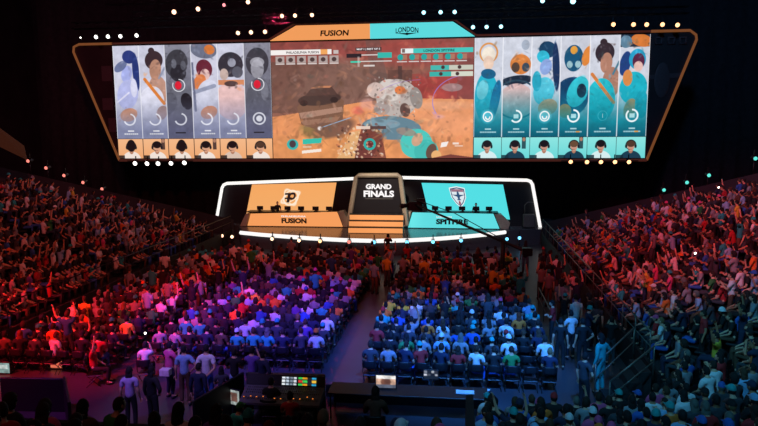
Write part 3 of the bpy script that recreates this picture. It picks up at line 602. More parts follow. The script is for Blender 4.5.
# jib crane
jib = tag(empty('camera_crane', (0, 0, 0)), 'long black camera crane reaching from the crowd in front of the teal desk', 'crane')
h0, h1 = at(413, 203.5, 39), at(503, 241.5, 33.5); h2 = h1+(h1-h0)*.22
MB().tube([h0, h1, h2], [.06, .085, .09], 8).build('boom', BLACK, jib)
MB().tube([h0+[.1, 0, .25], (h0+h1)/2+[0, 0, .45], h1+[0, 0, .1]], .025, 5).build('stay_cable', BLACK, jib)
MB().box(tuple(h0+[.15, 0, -.15]), (.9, .45, .55), bev=.05).tube([h0+[-.3, -.1, -.1], h0+[-.75, -.3, -.15]], [.12, .16], 10).box(tuple(h0+[.5, 0, .15]), (.5, .3, .3)).build('camera_head', BLACK, jib)
MB().tube([(h1[0], h1[1], h1[2]), (h1[0], h1[1], 0)], .12, 8).box((h1[0], h1[1], .15), (1, 1, .25)).build('pedestal', BLACK, jib)
MB().box(tuple(h2), (.5, .4, .4), bev=.04).build('counterweight', DMETAL, jib)

JIBX, JIBY = h1[0], h1[1]

# ================================================================== PEOPLE
SK = {'light skin': 'd9a98c', 'tan skin': 'b98363', 'brown skin': '7c5138'}
COLS = {'black': '18181c', 'navy': '1f2844', 'charcoal': '3c3e46', 'grey': '8c8e96', 'white': 'e2e2e6', 'red': 'b0262c', 'orange': 'e0762c', 'teal': '2aa7a8', 'blue': '2f5fb4', 'light blue': '8fb8e0', 'pink': 'd8548c', 'yellow': 'e0c040', 'green': '2f8a4a', 'purple': '6a4aa0', 'brown': '5a4030', 'lavender': 'b8a4d8'}
CW = {'black': 26, 'navy': 14, 'charcoal': 14, 'grey': 12, 'white': 15, 'red': 7, 'orange': 8, 'teal': 6, 'blue': 7, 'light blue': 6, 'pink': 3, 'yellow': 2, 'green': 3, 'purple': 3, 'brown': 4}
HAIRC = {'black': '141012', 'dark brown': '2a1c16', 'brown': '4a3222', 'blond': '7a6040', 'grey': '66645f', 'auburn': '6a3018'}
def cmat(kind, n): return mat(f'{kind}_{n.replace(" ", "_")}', {'fabric': COLS, 'skin': SK, 'hair': HAIRC}[kind][n], .85 if kind != 'skin' else .55, noise=.1, scale=14)
SHOE = mat('shoe_rubber', '1c1a1c', .6); EYEW = mat('eye_white', 'e8e4e0', .3, noise=0); LIP = mat('lip', '9a5448', .5, noise=0); PUP = mat('pupil', '1a1210', .3, noise=0)
ARMS = {  # elbow and wrist offsets from the shoulder (right side; x is mirrored for the left)
 'down': ((.05, -.03, -.28), (.07, .05, -.52)), 'lap': ((.06, .06, -.27), (-.04, .27, -.38)), 'up': ((.10, .06, .25), (.05, .10, .50)), 'wide': ((.20, .04, .18), (.28, .08, .44)),
 'clap': ((.08, .12, -.22), (-.13, .32, -.06)), 'phone': ((.02, .20, -.14), (-.09, .28, .12)), 'hip': ((.17, -.05, -.22), (.03, .06, -.38)), 'fold': ((.07, .07, -.26), (-.16, .20, -.22)), 'desk': ((.06, .14, -.25), (-.02, .38, -.24)), 'behind': ((.08, -.12, -.25), (-.10, -.17, -.42))}
POSES = {'sit_rest': (1, 'lap', 'lap', .02), 'sit_clap': (1, 'clap', 'clap', .06), 'sit_cheer': (1, 'up', 'lap', .0), 'sit_arms_up': (1, 'up', 'wide', .0), 'sit_phone': (1, 'phone', 'lap', .05), 'sit_lean': (1, 'lap', 'lap', .2), 'sit_fold': (1, 'fold', 'fold', -.03), 'sit_desk': (1, 'desk', 'desk', .08),
         'stand_down': (0, 'down', 'down', .0), 'stand_cheer': (0, 'up', 'wide', .02), 'stand_clap': (0, 'clap', 'clap', .04), 'stand_hip': (0, 'hip', 'down', .0), 'stand_fold': (0, 'fold', 'fold', .0), 'stand_phone': (0, 'phone', 'phone', .03), 'stand_behind': (0, 'behind', 'behind', .0)}
def joints(pose):
    sit, ar, al, lean = POSES[pose]; J = {}
    z0 = .55 if sit else .94
    T = lambda y, z: np.array([0, y+lean*z*1.0, z0+z*math.cos(lean)])
    J['pel'] = T(0, 0); J['waist'] = T(-.01, .16); J['chest'] = T(-.01, .36); J['top'] = T(-.02, .47); J['neck'] = T(-.005, .55); J['head'] = T(.03, .685)
    for s, a in ((1, ar), (-1, al)):
        S = T(-.015, .455)+np.array([.175*s, 0, 0]); e, w = ARMS[a]
        E_ = S+np.array([e[0]*s, e[1], e[2]]); W_ = S+np.array([w[0]*s, w[1], w[2]])
        d_ = (W_-E_)/np.linalg.norm(W_-E_); J['S', s], J['E', s], J['W', s], J['P', s] = S, E_, W_, W_+d_*.085
        if sit:
            J['H', s] = np.array([.09*s, .02, .53]); J['K', s] = np.array([.12*s, .43, .53]); J['A', s] = np.array([.12*s, .40, .09]); J['T', s] = np.array([.13*s, .55, .045])
        else:
            J['H', s] = np.array([.085*s, 0, .90]); J['K', s] = np.array([.10*s, .03, .50]); J['A', s] = np.array([.105*s, -.02, .09]); J['T', s] = np.array([.12*s, .13, .045])
    return J
def skin_mesh(name, verts, edges, radii, root, level=2):
    me = bpy.data.meshes.new(name); me.from_pydata([tuple(map(float, v)) for v in verts], edges, []); o = bpy.data.objects.new(name, me); C.objects.link(o)
    o.modifiers.new('k', 'SKIN').use_smooth_shade = True
    for i, r in enumerate(radii): me.skin_vertices[0].data[i].radius = (r, r) if not hasattr(r, '__len__') else r
    me.skin_vertices[0].data[root].use_root = True
    sb = o.modifiers.new('s', 'SUBSURF'); sb.levels = level; sb.render_levels = level
    dg = bpy.context.evaluated_depsgraph_get(); dg.update(); out = bpy.data.meshes.new_from_object(o.evaluated_get(dg))
    v = [p.co[:] for p in out.vertices]; f = [tuple(p.vertices) for p in out.polygons]
    bpy.data.objects.remove(o); bpy.data.meshes.remove(me); bpy.data.meshes.remove(out); return v, f
def head_fn(d, p):
    x, y, z = p
    if z < 0: x *= 1-.22*(z/-.115)**1.5; y = y*(1-.12*(-z/.115))+.012*(-z/.115)
    if y > .05 and abs(x) < .018 and -.035 < z < .02: y += .02*(1-abs(z+.015)/.04)
    if y > .06 and .018 < abs(x) < .05 and abs(z-.012) < .02: y -= .007
    return np.array([x, y, z])
def body_mesh(pose):
    J = joints(pose); V = []; E_ = []; R = []; ix = {}
    def a(k, p, r, par=None):
        ix[k] = len(V); V.append(p); R.append(r)
        if par is not None: E_.append((ix[par], ix[k]))
    a('pel', J['pel'], .092); a('waist', J['waist'], .088, 'pel'); a('chest', J['chest'], .10, 'waist'); a('top', J['top'], .07, 'chest'); a('neck', J['neck'], .052, 'top'); a('hd', J['head']-[0, .01, .03], .058, 'neck')
    for s in (1, -1):
        a(('S', s), J['S', s], .055, 'top'); a(('E', s), J['E', s], .039, ('S', s)); a(('W', s), J['W', s], .027, ('E', s)); a(('P', s), J['P', s], (.034, .02), ('W', s))
        a(('H', s), J['H', s], .08, 'pel'); a(('K', s), J['K', s], .055, ('H', s)); a(('A', s), J['A', s], .038, ('K', s)); a(('T', s), J['T', s], (.04, .03), ('A', s))
    v, f = skin_mesh('b', V, E_, R, 0)
    mb = MB(); mb.add(v, f, 0, True)
    for s in (1, -1):                      # five fingers rooted in each palm, curled
        W_, P_ = J['W', s], J['P', s]; d_ = (P_-W_)/np.linalg.norm(P_-W_); side = np.cross(d_, (0, .3, 1)); side /= np.linalg.norm(side); dn = np.cross(side, d_)*(-1 if np.cross(side, d_)[2] > 0 else 1)
        for k, L in ((-1.5, .06), (-.5, .072), (.5, .068), (1.5, .052)):
            b0 = P_+side*k*.017-d_*.02; b1 = b0+d_*(.02+L*.45); b2 = b1+(d_*.8+dn*.6)*L*.35; b3 = b2+(d_*.4+dn*.9)*L*.28
            mb.tube([b0, b1, b2, b3], [.0095, .009, .008, .006], 6)
        b0 = W_+d_*.02+side*.02*s; mb.tube([b0, b0+(d_*.6+side*s*.8)*.035, b0+(d_*.95+side*s*.6)*.06+dn*.012, b0+(d_*1.2+side*s*.5)*.075+dn*.02], [.012, .011, .0095, .007], 6)
        A_, T_ = J['A', s], J['T', s]; m_ = (A_+T_)/2; dd = T_-A_
        mb.ell((m_[0], m_[1]-.01, .045), (.048, .135, .042), 12, 6, 1, fn=lambda d, p: np.array([p[0], p[1], max(p[2], -.04)*(1.5 if p[1] < -.02 else 1)]))
    h = J['head']; mb.ell(h, (.077, .097, .118), 20, 16, 0, fn=head_fn)
    for s in (1, -1):
        mb.ell(h+[.078*s, -.005, -.005], (.011, .02, .032), 8, 6, 0); mb.ell(h+[.031*s, .079, .012], (.013, .01, .008), 8, 6, 2); mb.ell(h+[.031*s, .087, .012], (.006, .004, .006), 6, 4, 4)
        mb.ell(h+[.031*s, .086, .032], (.018, .007, .004), 6, 4, 4)
    mb.ell(h+[0, .086, -.058], (.024, .01, .008), 10, 6, 3)
    return mb.mesh('person_body', [cmat('skin', 'light skin'), SHOE, EYEW, LIP, PUP])
def shirt_mesh(pose, long):
    J = joints(pose); V = []; E_ = []; R = []; ix = {}
    def a(k, p, r, par=None):
        ix[k] = len(V); V.append(p); R.append(r)
        if par is not None: E_.append((ix[par], ix[k]))
    a('b', J['pel']-(J['waist']-J['pel'])*(.1 if POSES[pose][0] else .45), .140 if POSES[pose][0] else .150); a('waist', J['waist'], .130, 'b'); a('chest', J['chest'], .150, 'waist'); a('top', J['top'], .128, 'chest'); a('nk', J['top']*.4+J['neck']*.6, .066, 'top')
    for s in (1, -1):
        a(('G', s), J['S', s]*.5+J['top']*.5+[0, 0, .005], .098, 'top'); a(('S', s), J['S', s], .080, ('G', s))
        if long: a(('E', s), J['E', s], .053, ('S', s)); a(('W', s), J['W', s]*.95+J['E', s]*.05, .037, ('E', s))
        else: a(('M', s), J['S', s]*.3+J['E', s]*.7, .06, ('S', s))
    v, f = skin_mesh('s', V, E_, R, 0); return MB().add(v, f, 0, True).mesh('shirt', [cmat('fabric', 'grey')])
def trouser_mesh(pose):
    J = joints(pose); V = [J['waist']*.7+J['pel']*.3, J['pel']-[0, 0, .03]]; R = [.118, .125]; E_ = [(0, 1)]
    for s in (1, -1):
        n_ = len(V); V += [J['H', s], J['K', s], J['A', s]+[0, 0, .03]]; R += [.095, .07, .058]; E_ += [(1, n_), (n_, n_+1), (n_+1, n_+2)]
    v, f = skin_mesh('t', V, E_, R, 1); return MB().add(v, f, 0, True).mesh('trousers', [cmat('fabric', 'charcoal')])
def hair_mb(style, h, lo=False):
    """returns (hair, cap) builders at the head centre h"""
    nu, nv = (8, 6) if lo else (20, 16); hb = MB(); cp = None; h = np.asarray(h)
    def scalp(k, zf, zb): hb.ell(h+[0, -.006, .006], (.077*k, .097*k, .118*k), nu, nv, 0, keep=lambda d: d[2] > (zf if d[1] > .35 else (.05 if d[1] > 0 else zb)))
    if style in ('short', 'cap', 'beanie'): scalp(1.10, .45, -.62)
    if style == 'crop': scalp(1.05, .5, -.45)
    if style == 'long':
        scalp(1.14, .45, -.9); hb.tube([h+[0, -.035, .02], h+[0, -.06, -.1], h+[0, -.085, -.22], h+[0, -.095, -.33]], [(.085, .06), (.095, .055), (.09, .045), (.05, .025)], 6 if lo else 12)
    if style == 'bun': scalp(1.10, .42, -.7); hb.ell(h+[0, -.075, .105], (.045, .045, .045), nu//2+2, nv//2+2)
    if style == 'curly': scalp(1.3, .4, -.75)
    if style == 'cap':
        cp = MB(); cp.ell(h+[0, -.004, .02], (.09, .108, .118), nu, nv, 0, keep=lambda d: d[2] > .08)
        if not lo: cp.tube([h+[0, .06, .05], h+[0, .165, .034]], [(.078, .016), (.055, .006)], 12); pass
    if style == 'beanie':
        cp = MB(); cp.ell(h+[0, -.006, .025], (.09, .11, .13), nu, nv, 0, keep=lambda d: d[2] > -.05)
        if not lo: cp.tube([h+[.092*math.cos(a_), .112*math.sin(a_)-.006, .02] for a_ in np.linspace(0, 2*PI, 17)[:-1]], .012, 6, closed=True)
    return hb, cp
CACHE = {}
def part_data(kind, pose, extra=None):
    key = (kind, pose, extra)
    if key not in CACHE:
        if kind == 'body': CACHE[key] = body_mesh(pose)
        elif kind == 'shirt': CACHE[key] = shirt_mesh(pose, extra)
        elif kind == 'trousers': CACHE[key] = trouser_mesh(pose)
        else:
            h, c = hair_mb(extra, joints(pose)['head']); CACHE[key] = h.mesh('hair', [cmat('hair', 'black')]); CACHE['cap', pose, extra] = c.mesh('cap', [cmat('fabric', 'red')]) if c else None
    return CACHE[key]
def recolour(o, mt): o.material_slots[0].link = 'OBJECT'; o.material_slots[0].material = mt
def person(P, rz, pose, shirt, trousers='charcoal', hair='short', haircol='black', cap='teal', skin='light skin', long=False, scale=1.0, label=None, group=None):
    b = link('person', part_data('body', pose)); b.location = tuple(map(float, P)); b.rotation_euler = (0, 0, rz); b.scale = (scale,)*3
    recolour(b, cmat('skin', skin)); tag(b, label, 'person', group)
    o = link('shirt', part_data('shirt', pose, long), b); recolour(o, cmat('fabric', shirt))
    o = link('trousers', part_data('trousers', pose), b); recolour(o, cmat('fabric', trousers))
    if hair != 'bald':
        o = link('hair', part_data('hair', pose, hair), b); recolour(o, cmat('hair', haircol))
        if hair in ('cap', 'beanie'): o = link('cap', CACHE['cap', pose, hair], b); recolour(o, cmat('fabric', cap))
    return b
# light version of the same figures for the far crowd
def lod(pose, hair):
    J = joints(pose); comps = []
    def put(mb, slot): comps.append((mb, slot))
    t_ = MB(); t_.tube([J['pel']-[0, 0, .08], J['pel'], J['waist'], J['chest'], J['top']+[0, 0, .015], J['neck']-[0, 0, .02]], [(.13, .10), (.165, .12), (.15, .105), (.185, .12), (.15, .09), (.06, .055)], 8); put(t_, 1)
    for s in (1, -1):
        put(MB().tube([J['S', s], J['S', s]*.3+J['E', s]*.7], [.07, .058], 6), 1)
        put(MB().tube([J['S', s]*.4+J['E', s]*.6, J['E', s], J['W', s], J['P', s]*2-J['W', s]], [.045, .043, .033, .028], 5), 0)
        put(MB().tube([J['H', s], J['K', s], J['A', s]], [.09, .072, .055], 6), 2)
        T_ = J['T', s]; put(MB().box((T_[0], T_[1]-.08, .04), (.09, .25, .08)), 4)
    put(MB().tube([J['neck']-[0, 0, .05], J['head']-[0, 0, .06]], [.055, .055], 6), 0)
    put(MB().ell(J['head'], (.077, .097, .115), 8, 6), 0)
    hb, cp = hair_mb(hair, J['head'], True); put(hb, 3)
    if cp: put(cp, 5)
    V, Fq, S = [], [], []
    for mb, sl in comps:
        n_ = len(V); V += mb.v; S += [sl]*len(mb.v)
        for f in mb.f: Fq.append([n_+i for i in f])
    return np.array(V), Fq, np.array(S)
LODC = {}
def crowd_mesh(name, plist):
    """one mesh of many simple figures, each with its own clothes"""
    by = {}
    for p in plist: by.setdefault((p['pose'], p['hair']), []).append(p)
    VV, LI, LS, CC = [], [], [], []; off = 0
    for key, ps in by.items():
        if key not in LODC: LODC[key] = lod(*key)
        V, Fq, S = LODC[key]; n_ = len(V)
        li = np.array([i for f in Fq for i in f]); ln = np.array([len(f) for f in Fq])
        for p in ps:
            ca, sa = math.cos(p['rz']), math.sin(p['rz']); k = p['scale']
            W_ = np.stack([V[:, 0]*ca-V[:, 1]*sa, V[:, 0]*sa+V[:, 1]*ca, V[:, 2]], 1)*k+p['P']
            pal = np.array([s2l(hexc(c)) for c in (SK[p['skin']], COLS[p['shirt']], COLS[p['trousers']], HAIRC[p['haircol']], '1c1a1c', COLS[p['cap']])])
            VV.append(W_); CC.append(pal[S]); LI.append(li+off); LS.append(ln); off += n_
    VV, CC, LI, LS = map(np.concatenate, (VV, CC, LI, LS))
    me = bpy.data.meshes.new(name); me.vertices.add(len(VV)); me.vertices.foreach_set('co', VV.reshape(-1).astype('f4'))
    me.loops.add(len(LI)); me.loops.foreach_set('vertex_index', LI.astype('i4')); me.polygons.add(len(LS))
    me.polygons.foreach_set('loop_start', np.concatenate([[0], np.cumsum(LS)[:-1]]).astype('i4')); me.update(calc_edges=True)
    me.polygons.foreach_set('use_smooth', np.ones(len(LS), bool))
    a_ = me.color_attributes.new('Col', 'FLOAT_COLOR', 'POINT'); a_.data.foreach_set('color', np.concatenate([CC, np.ones((len(CC), 1))], 1).reshape(-1).astype('f4'))
    me.materials.append(CLOTH); return me

def wpick(d): return random.choices(list(d), list(d.values()))[0]
HAIRS = {'short': 40, 'crop': 12, 'long': 18, 'bun': 4, 'curly': 6, 'cap': 17, 'beanie': 3}
def rnd_person(P, rz, stand=.04, cheer=.22, cw=None, **k):
    r = random.random(); cheer *= .5
    if r < stand: pose = random.choices(['stand_down', 'stand_cheer', 'stand_clap', 'stand_hip', 'stand_phone'], [5, 1.5, 2, 2, 2])[0]
    elif r < stand+cheer: pose = random.choice(['sit_cheer', 'sit_arms_up', 'sit_phone', 'sit_clap', 'sit_clap'])
    else: pose = random.choice(['sit_rest', 'sit_rest', 'sit_lean', 'sit_fold'])
    d_ = dict(P=np.array(P, float), rz=rz+random.gauss(0, .16), pose=pose, shirt=wpick(cw or CW), trousers=random.choice(['black', 'navy', 'charcoal', 'charcoal', 'blue', 'brown']), hair=wpick(HAIRS), haircol=random.choices(list(HAIRC), [44, 30, 16, 4, 3, 4])[0], cap=random.choice(['black', 'teal', 'orange', 'blue', 'white', 'red', 'navy', 'black', 'grey', 'teal', 'pink']), skin=random.choices(list(SK), [6, 3, 1.5])[0], scale=random.uniform(.95, 1.07))
    d_.update(k); return d_
PEOPLE = []

# ------------------------------------------------------------------ seating bowl
R0 = 3.0; HX = 10.9; YC, XC2 = 18.5, HX-R0     # corner arc centre
def path(s, off):
    """point on the row line pushed outwards by off; s runs from the stage along the side, round the corner and along the near edge"""
    L1 = 48-YC
    if s < L1: return (HX+off, 48-s), 0.0
    a = (s-L1)/(R0+off)
    if a < PI/2: return (XC2+(R0+off)*math.cos(a), YC-(R0+off)*math.sin(a)), a
    return (XC2-(s-L1-(R0+off)*PI/2), YC-R0-off), PI/2
def step_z(k, a, left=False):
    f = a/(PI/2); return (.85*(1-f)+.45*f)+k*(.33*(1-f)+.245*f)
NR = 28; RUN = .78
def ymax(off): return 42.8-.95*off
conc = mat('riser_concrete', '2c2a2e', .85)
def tier(name, sign, with_corner, rows, s1, cutfn):
    mb = MB()
    for k in range(rows):
        off = k*RUN; top = []; pts = []
        L1 = 48-YC
        ss = list(np.arange(max(0, 48-cutfn(off)), L1, 1.5))+[L1]
        if with_corner: ss += [L1+(R0+off)*a for a in np.linspace(.1, PI/2, 14)]+[L1+(R0+off)*PI/2+(XC2-5.3)]
        else: ss = [x for x in ss if x <= s1]
        vi, vo, zz = [], [], []
        for s in ss:
            (x, y), a = path(s, off)
            nx, ny = (math.cos(a), -math.sin(a)); vi.append((sign*x, y)); vo.append((sign*(x+nx*RUN*1.02), y+ny*RUN*1.02)); zz.append(step_z(k, a))
        n_ = len(ss); V = []
        for i in range(n_): V += [(vi[i][0], vi[i][1], 0), (vi[i][0], vi[i][1], zz[i]), (vo[i][0], vo[i][1], zz[i]), (vo[i][0], vo[i][1], 0)]
        Fs = []
        for i in range(n_-1):
            a_, b_ = i*4, i*4+4
            for j in range(4): Fs.append((a_+j, a_+(j+1) % 4, b_+(j+1) % 4, b_+j))
        Fs += [(0, 1, 2, 3), tuple((n_-1)*4+j for j in (3, 2, 1, 0))]
        mb.add(V, Fs)
    return struct(name, mb, conc)
tier('floor_tier_right', 1, True, NR, 99, ymax); tier('floor_tier_left', -1, False, NR, 30.0, ymax)
CW_ST = dict(CW); CW_ST.update({'orange': 3, 'red': 5, 'blue': 4, 'teal': 4, 'purple': 1, 'grey': 18, 'white': 20, 'green': 1})
SEATS = []       # (x, y, z, facing)
def fill_tier(sign, with_corner, smax, zone):
    for k in range(NR):
        off = k*RUN+.5
        L1 = 48-YC; tot = L1 if not with_corner else L1+(R0+off)*PI/2+(XC2-5.6)
        s = 48-ymax(off)+.5+random.random()*.3; n_ = 0
        while s < tot and s < smax:
            (x, y), a = path(s, off); z = step_z(k, a)
            n_ += 1
            gap = (int(s) % 13 == 6 and a == 0)
            face = (PI/2*(1-a/(PI/2)))*sign*.62     # seats turned towards the stage
            if not gap:
                SEATS.append((sign*x, y, z, face))
                if random.random() < .9: PEOPLE.append(rnd_person((sign*x, y, z), face+random.gauss(0, .25)*.5, stand=.05, cheer=.3, zone=zone if a < .9 else 'corner', row=k+1, n=n_, s=s, cw=CW_ST, scale=random.uniform(.89, .98)))
            s += .52
fill_tier(1, True, 99, 'right'); fill_tier(-1, False, 29.5, 'left')

# near stand (below the camera position, stage-left side)
zN = lambda k: 2.42+.28*k
mb = MB()
for k in range(5): mb.box((-5.1, 9.15-.9*k-.02, zN(k)/2), (20.4, .92, zN(k)))
struct('floor_tier_near', mb, conc)
MB_near = MB(); MB_near.box((-5.1, 9.72, 1.55), (20.4, .12, 3.1)); struct('trim_near_parapet', MB_near, mat('parapet_black', '161418', .8))
struct('wall_near_end', MB().box((5.25, 8.0, 1.9), (.12, 3.8, 3.8)), MATS['parapet_black'])
for k in range(4):
    for i in range(36):
        x = 4.75-.56*i; y = 9.0-.9*k
        if x < -15: continue
        SEATS.append((x, y, zN(k), 0))
        if random.random() < (.93 if i < 26 else .85):
            PEOPLE.append(rnd_person((x+random.gauss(0, .04), y, zN(k)), random.gauss(0, .25), stand=0, cheer=0, zone='near', row=k+1, n=i+1))

# floor seats
CHAIRS = []
BLK = [('centre', 2.1, 8.4, 19.4, 36.5), ('middle', -5.6, .7, 20.4, 36.5), ('outer', -10.4, -6.4, 19.3, 35.4)]
for nm, xa_, xb_, ya_, yb_ in BLK:
    nr = int((yb_-ya_)/.93)+1; ns = int((xb_-xa_)/.55)
    for r in range(nr):
        for i in range(ns):
            y = ya_+r*.93
            if nm == 'centre': x = xa_+.28+i*.55; n_ = i+1
            else: x = xb_-.28-i*.55; n_ = i+1
            CHAIRS.append((x, y, nm, r+1, n_))
            if random.random() < .95:
                st_ = .04 if r < 9 else .12
                PEOPLE.append(rnd_person((x+random.gauss(0, .03), y+.03, 0), random.gauss(0, .12), stand=st_ if r > 0 else 0, cheer=.12, zone='floor_'+nm, row=r+1, n=n_))
# walkway standers between the right block and the stand
for i in range(46):
    y = random.uniform(20.5, 36); x = random.uniform(8.75, 10.4)
    if y < 24 and x < 9.6: continue
    PEOPLE.append(rnd_person((x, y, 0), random.gauss(0, .8), stand=1, zone='walk', row=0, n=i+1, cw={'black': 6, 'charcoal': 3, 'navy': 3, 'white': 1, 'grey': 2, 'red': 1}))
for i in range(26):
    y = random.uniform(24, 36); x = random.uniform(-6.25, -5.9) if i % 2 else random.uniform(1.0, 1.8)
    PEOPLE.append(rnd_person((x, y+6 if i % 2 == 0 and y < 30 else y, 0), random.gauss(0, .5), stand=1, zone='walk', row=0, n=60+i))

# drop those who cannot be in the picture; overlaps among walkers
keep = []; walkers = []
for p in PEOPLE:
    x, y, z = proj(p['P']+np.array([0, 0, 1.0]))
    if z < 1 or x < -130 or x > 890 or y > 490: continue
    if p['zone'] == 'walk':
        if any(np.hypot(*(q[:2]-p['P'][:2])) < .55 for q in walkers): continue
        walkers.append(p['P'])
    p['px'], p['py'], p['d'] = x, y, z; keep.append(p)
def by_jib(x, y):
    return min(math.hypot(x-(h1+(h2-h1)*t_)[0], y-(h1+(h2-h1)*t_)[1]) for t_ in (-.9, -.7, -.5, -.25, 0, .25, .5, .75, 1)) < .95
PEOPLE = [p for p in keep if not by_jib(p['P'][0], p['P'][1])]
for p in PEOPLE:
    if p['zone'] == 'corner' and random.random() < .22: p['hair'] = 'cap'; p['cap'] = random.choice(['teal', 'teal', 'blue', 'light blue', 'pink', 'orange', 'grey'])
CHAIRS = [c for c in CHAIRS if not by_jib(c[0], c[1])]
for p in PEOPLE:
    if p['zone'] == 'near' and p['haircol'] in ('blond', 'grey', 'auburn') and random.random() < .7: p['haircol'] = 'dark brown'
    if p['zone'] in ('near', 'corner') and p['hair'] == 'crop' and random.random() < .6: p['hair'] = 'short'
# ---- people one can single out in the photograph: head-top pixel -> place on the floor
SPEC = []
def spec(px, py, pose, shirt, label, rz=0.0, hgt=None, z0=0.0, **k):
    top = (joints(pose)['head'][2]+.13)*(hgt or 1.0)+z0
    P = gnd(px, py, top); P[2] = z0
    j = joints(pose)['head']; P[0] -= -math.sin(rz)*j[1]; P[1] -= math.cos(rz)*j[1]
    d_ = dict(P=P, rz=rz, pose=pose, shirt=shirt, label=label, scale=hgt or 1.0); d_.update(k); SPEC.append(d_)
spec(129, 366.5, 'stand_down', 'lavender', 'person in a pale lavender t-shirt with dark trousers standing alone on the purple floor', .15, trousers='black', hair='long')
spec(151.5, 366, 'stand_hip', 'black', 'person in black with long dark hair standing beside the pale lavender t-shirt', -.3, trousers='black', hair='long', long=True)
spec(170, 341, 'stand_clap', 'pink', 'person in a pink shirt holding a small white box behind the last row', -.5, trousers='navy', hair='short')
spec(183.5, 345, 'stand_hip', 'light blue', 'tall person in a light blue shirt standing between pink shirt and white shirt', .2, trousers='brown', hair='crop', hgt=1.04)
spec(206, 344, 'stand_behind', 'white', 'big person in a white shirt and blue jeans standing with hands behind back', .1, trousers='blue', hair='crop', hgt=1.08)
spec(198.5, 362.5, 'stand_down', 'navy', 'person in dark navy clothes standing in front of the white-shirted one', -.1, trousers='navy', hair='crop', long=True)
spec(221, 366, 'stand_fold', 'charcoal', 'person in charcoal crouched low by the black partition, long dark hair', .4, trousers='blue', hair='long', hgt=.82)
spec(234, 348, 'stand_fold', 'black', 'person in a black shirt and pale jeans standing right of the white shirt', .1, trousers='light blue', hair='short')
spec(252, 346, 'stand_phone', 'purple', 'person in a purple shirt standing at the back of the middle block', 0, trousers='navy', hair='short')
spec(263, 350, 'stand_hip', 'navy', 'person in a navy jersey with white sleeves standing by the purple shirt', -.5, trousers='black', hair='bun', long=True)
spec(145, 341, 'sit_phone', 'white', 'seated person in white holding up a glowing phone light', .2, hair='short')
spec(93.5, 343, 'sit_cheer', 'red', 'person in red leaning from a seat at the end of the red-lit block', -1.2, trousers='black', hair='short')
spec(601, 333, 'stand_hip', 'teal', 'person in a bright teal costume standing on the walkway by the railing', .7, trousers='teal', hair='long', long=True, haircol='black', hgt=1.08)
spec(586, 352, 'stand_hip', 'charcoal', 'person in charcoal standing just behind the bright teal costume', -.9, trousers='black', hair='short')
spec(552, 300, 'stand_fold', 'red', 'person in a red top standing with folded arms in the walkway', 1.4, trousers='black')
spec(571, 310, 'stand_fold', 'white', 'person in a white t-shirt and black trousers standing in the walkway', .4, trousers='black')
spec(561, 318, 'stand_down', 'black', 'person in black standing in the walkway beside the white t-shirt', -.2, trousers='black')
spec(583, 318, 'stand_hip', 'black', 'stout person in black standing right behind the white t-shirt', .1, trousers='black', hair='cap', cap='black')
spec(388, 233.5, 'stand_phone', 'black', 'camera operator in black silhouetted against the bright centre of the stage lip', 0, trousers='black', z0=.35)
spec(375.5, 386, 'sit_desk', 'brown', 'long-haired person in a dark plaid shirt seated at the black desk facing a laptop', .05, hair='long', haircol='dark brown', long=True, z0=1.3)
spec(271, 377, 'sit_desk', 'black', 'sound engineer in black seated at the mixing console', 0, hair='short', z0=0)
spec(290, 391, 'sit_desk', 'red', 'crew member in a red top seated behind the mixing console', .1, hair='short', z0=0)
spec(240, 402, 'sit_lean', 'teal', 'crew member in a teal cap and top bending behind the black partition', -.4, hair='cap', cap='green', z0=.35)
OCC = [(s['P'][0], s['P'][1]) for s in SPEC]
PEOPLE = [p for p in PEOPLE if not any(math.hypot(p['P'][0]-a, p['P'][1]-b) < .5 for a, b in OCC) or p['zone'] in ('near',)]
# seated specials get a chair
for i_, s in enumerate(SPEC):
    if s['pose'].startswith('sit') and s['P'][1] < 22: s['chair'] = True
def mk(d_, label, group=None):
    return person(d_['P'], d_['rz'], d_['pose'], d_['shirt'], d_.get('trousers', 'charcoal'), d_.get('hair', 'short'), d_.get('haircol', 'black'), d_.get('cap', 'teal'), d_.get('skin', 'light skin'), d_.get('long', False), d_.get('scale', 1.0), label, group)
for s in SPEC: mk(s, s['label'])
STAGECH = []
# stage players, seated behind the desks and facing the hall
for side, xs, ca_, zd in (('orange', (258, 271, 287, 300, 315, 328.5), 'orange', 0), ('teal', (422, 434, 447, 461.5, 475, 488.5), 'teal', 0)):
    for i, x in enumerate(xs):
        p = at(x+1.5, 206, 46.0); o = person((p[0], 46.0, ZST), PI, 'sit_desk', 'black', 'black', 'short', 'black', label=f'gaming player in black at the {side} desk behind monitor {nth(i+1)} from its left', group=f'players at the {side} desk')
        o['label'] = f'player in black seated behind the {nth(i+1)} monitor from the left, {side} desk'
        hs_ = CACHE.setdefault('headset', None) or MB().tube([joints('sit_desk')['head']+[.092*math.cos(a), 0, .125*math.sin(a)] for a in np.linspace(-.1, PI+.1, 12)], .012, 6).ell(joints('sit_desk')['head']+[.09, 0, -.01], (.02, .035, .04), 8, 6).ell(joints('sit_desk')['head']+[-.09, 0, -.01], (.02, .035, .04), 8, 6).mesh('headset', BLACK)
        CACHE['headset'] = hs_; link('headset', hs_, o); STAGECH.append((p[0], side, i))
for x, side in ((277.5, 'orange'), (476, 'teal')):
    p = at(x, 204, 45.85); person((p[0], 45.85, ZST), PI, 'stand_down', 'black', 'black', 'crop', 'black', label=f'coach in black standing behind the {side} desk players')
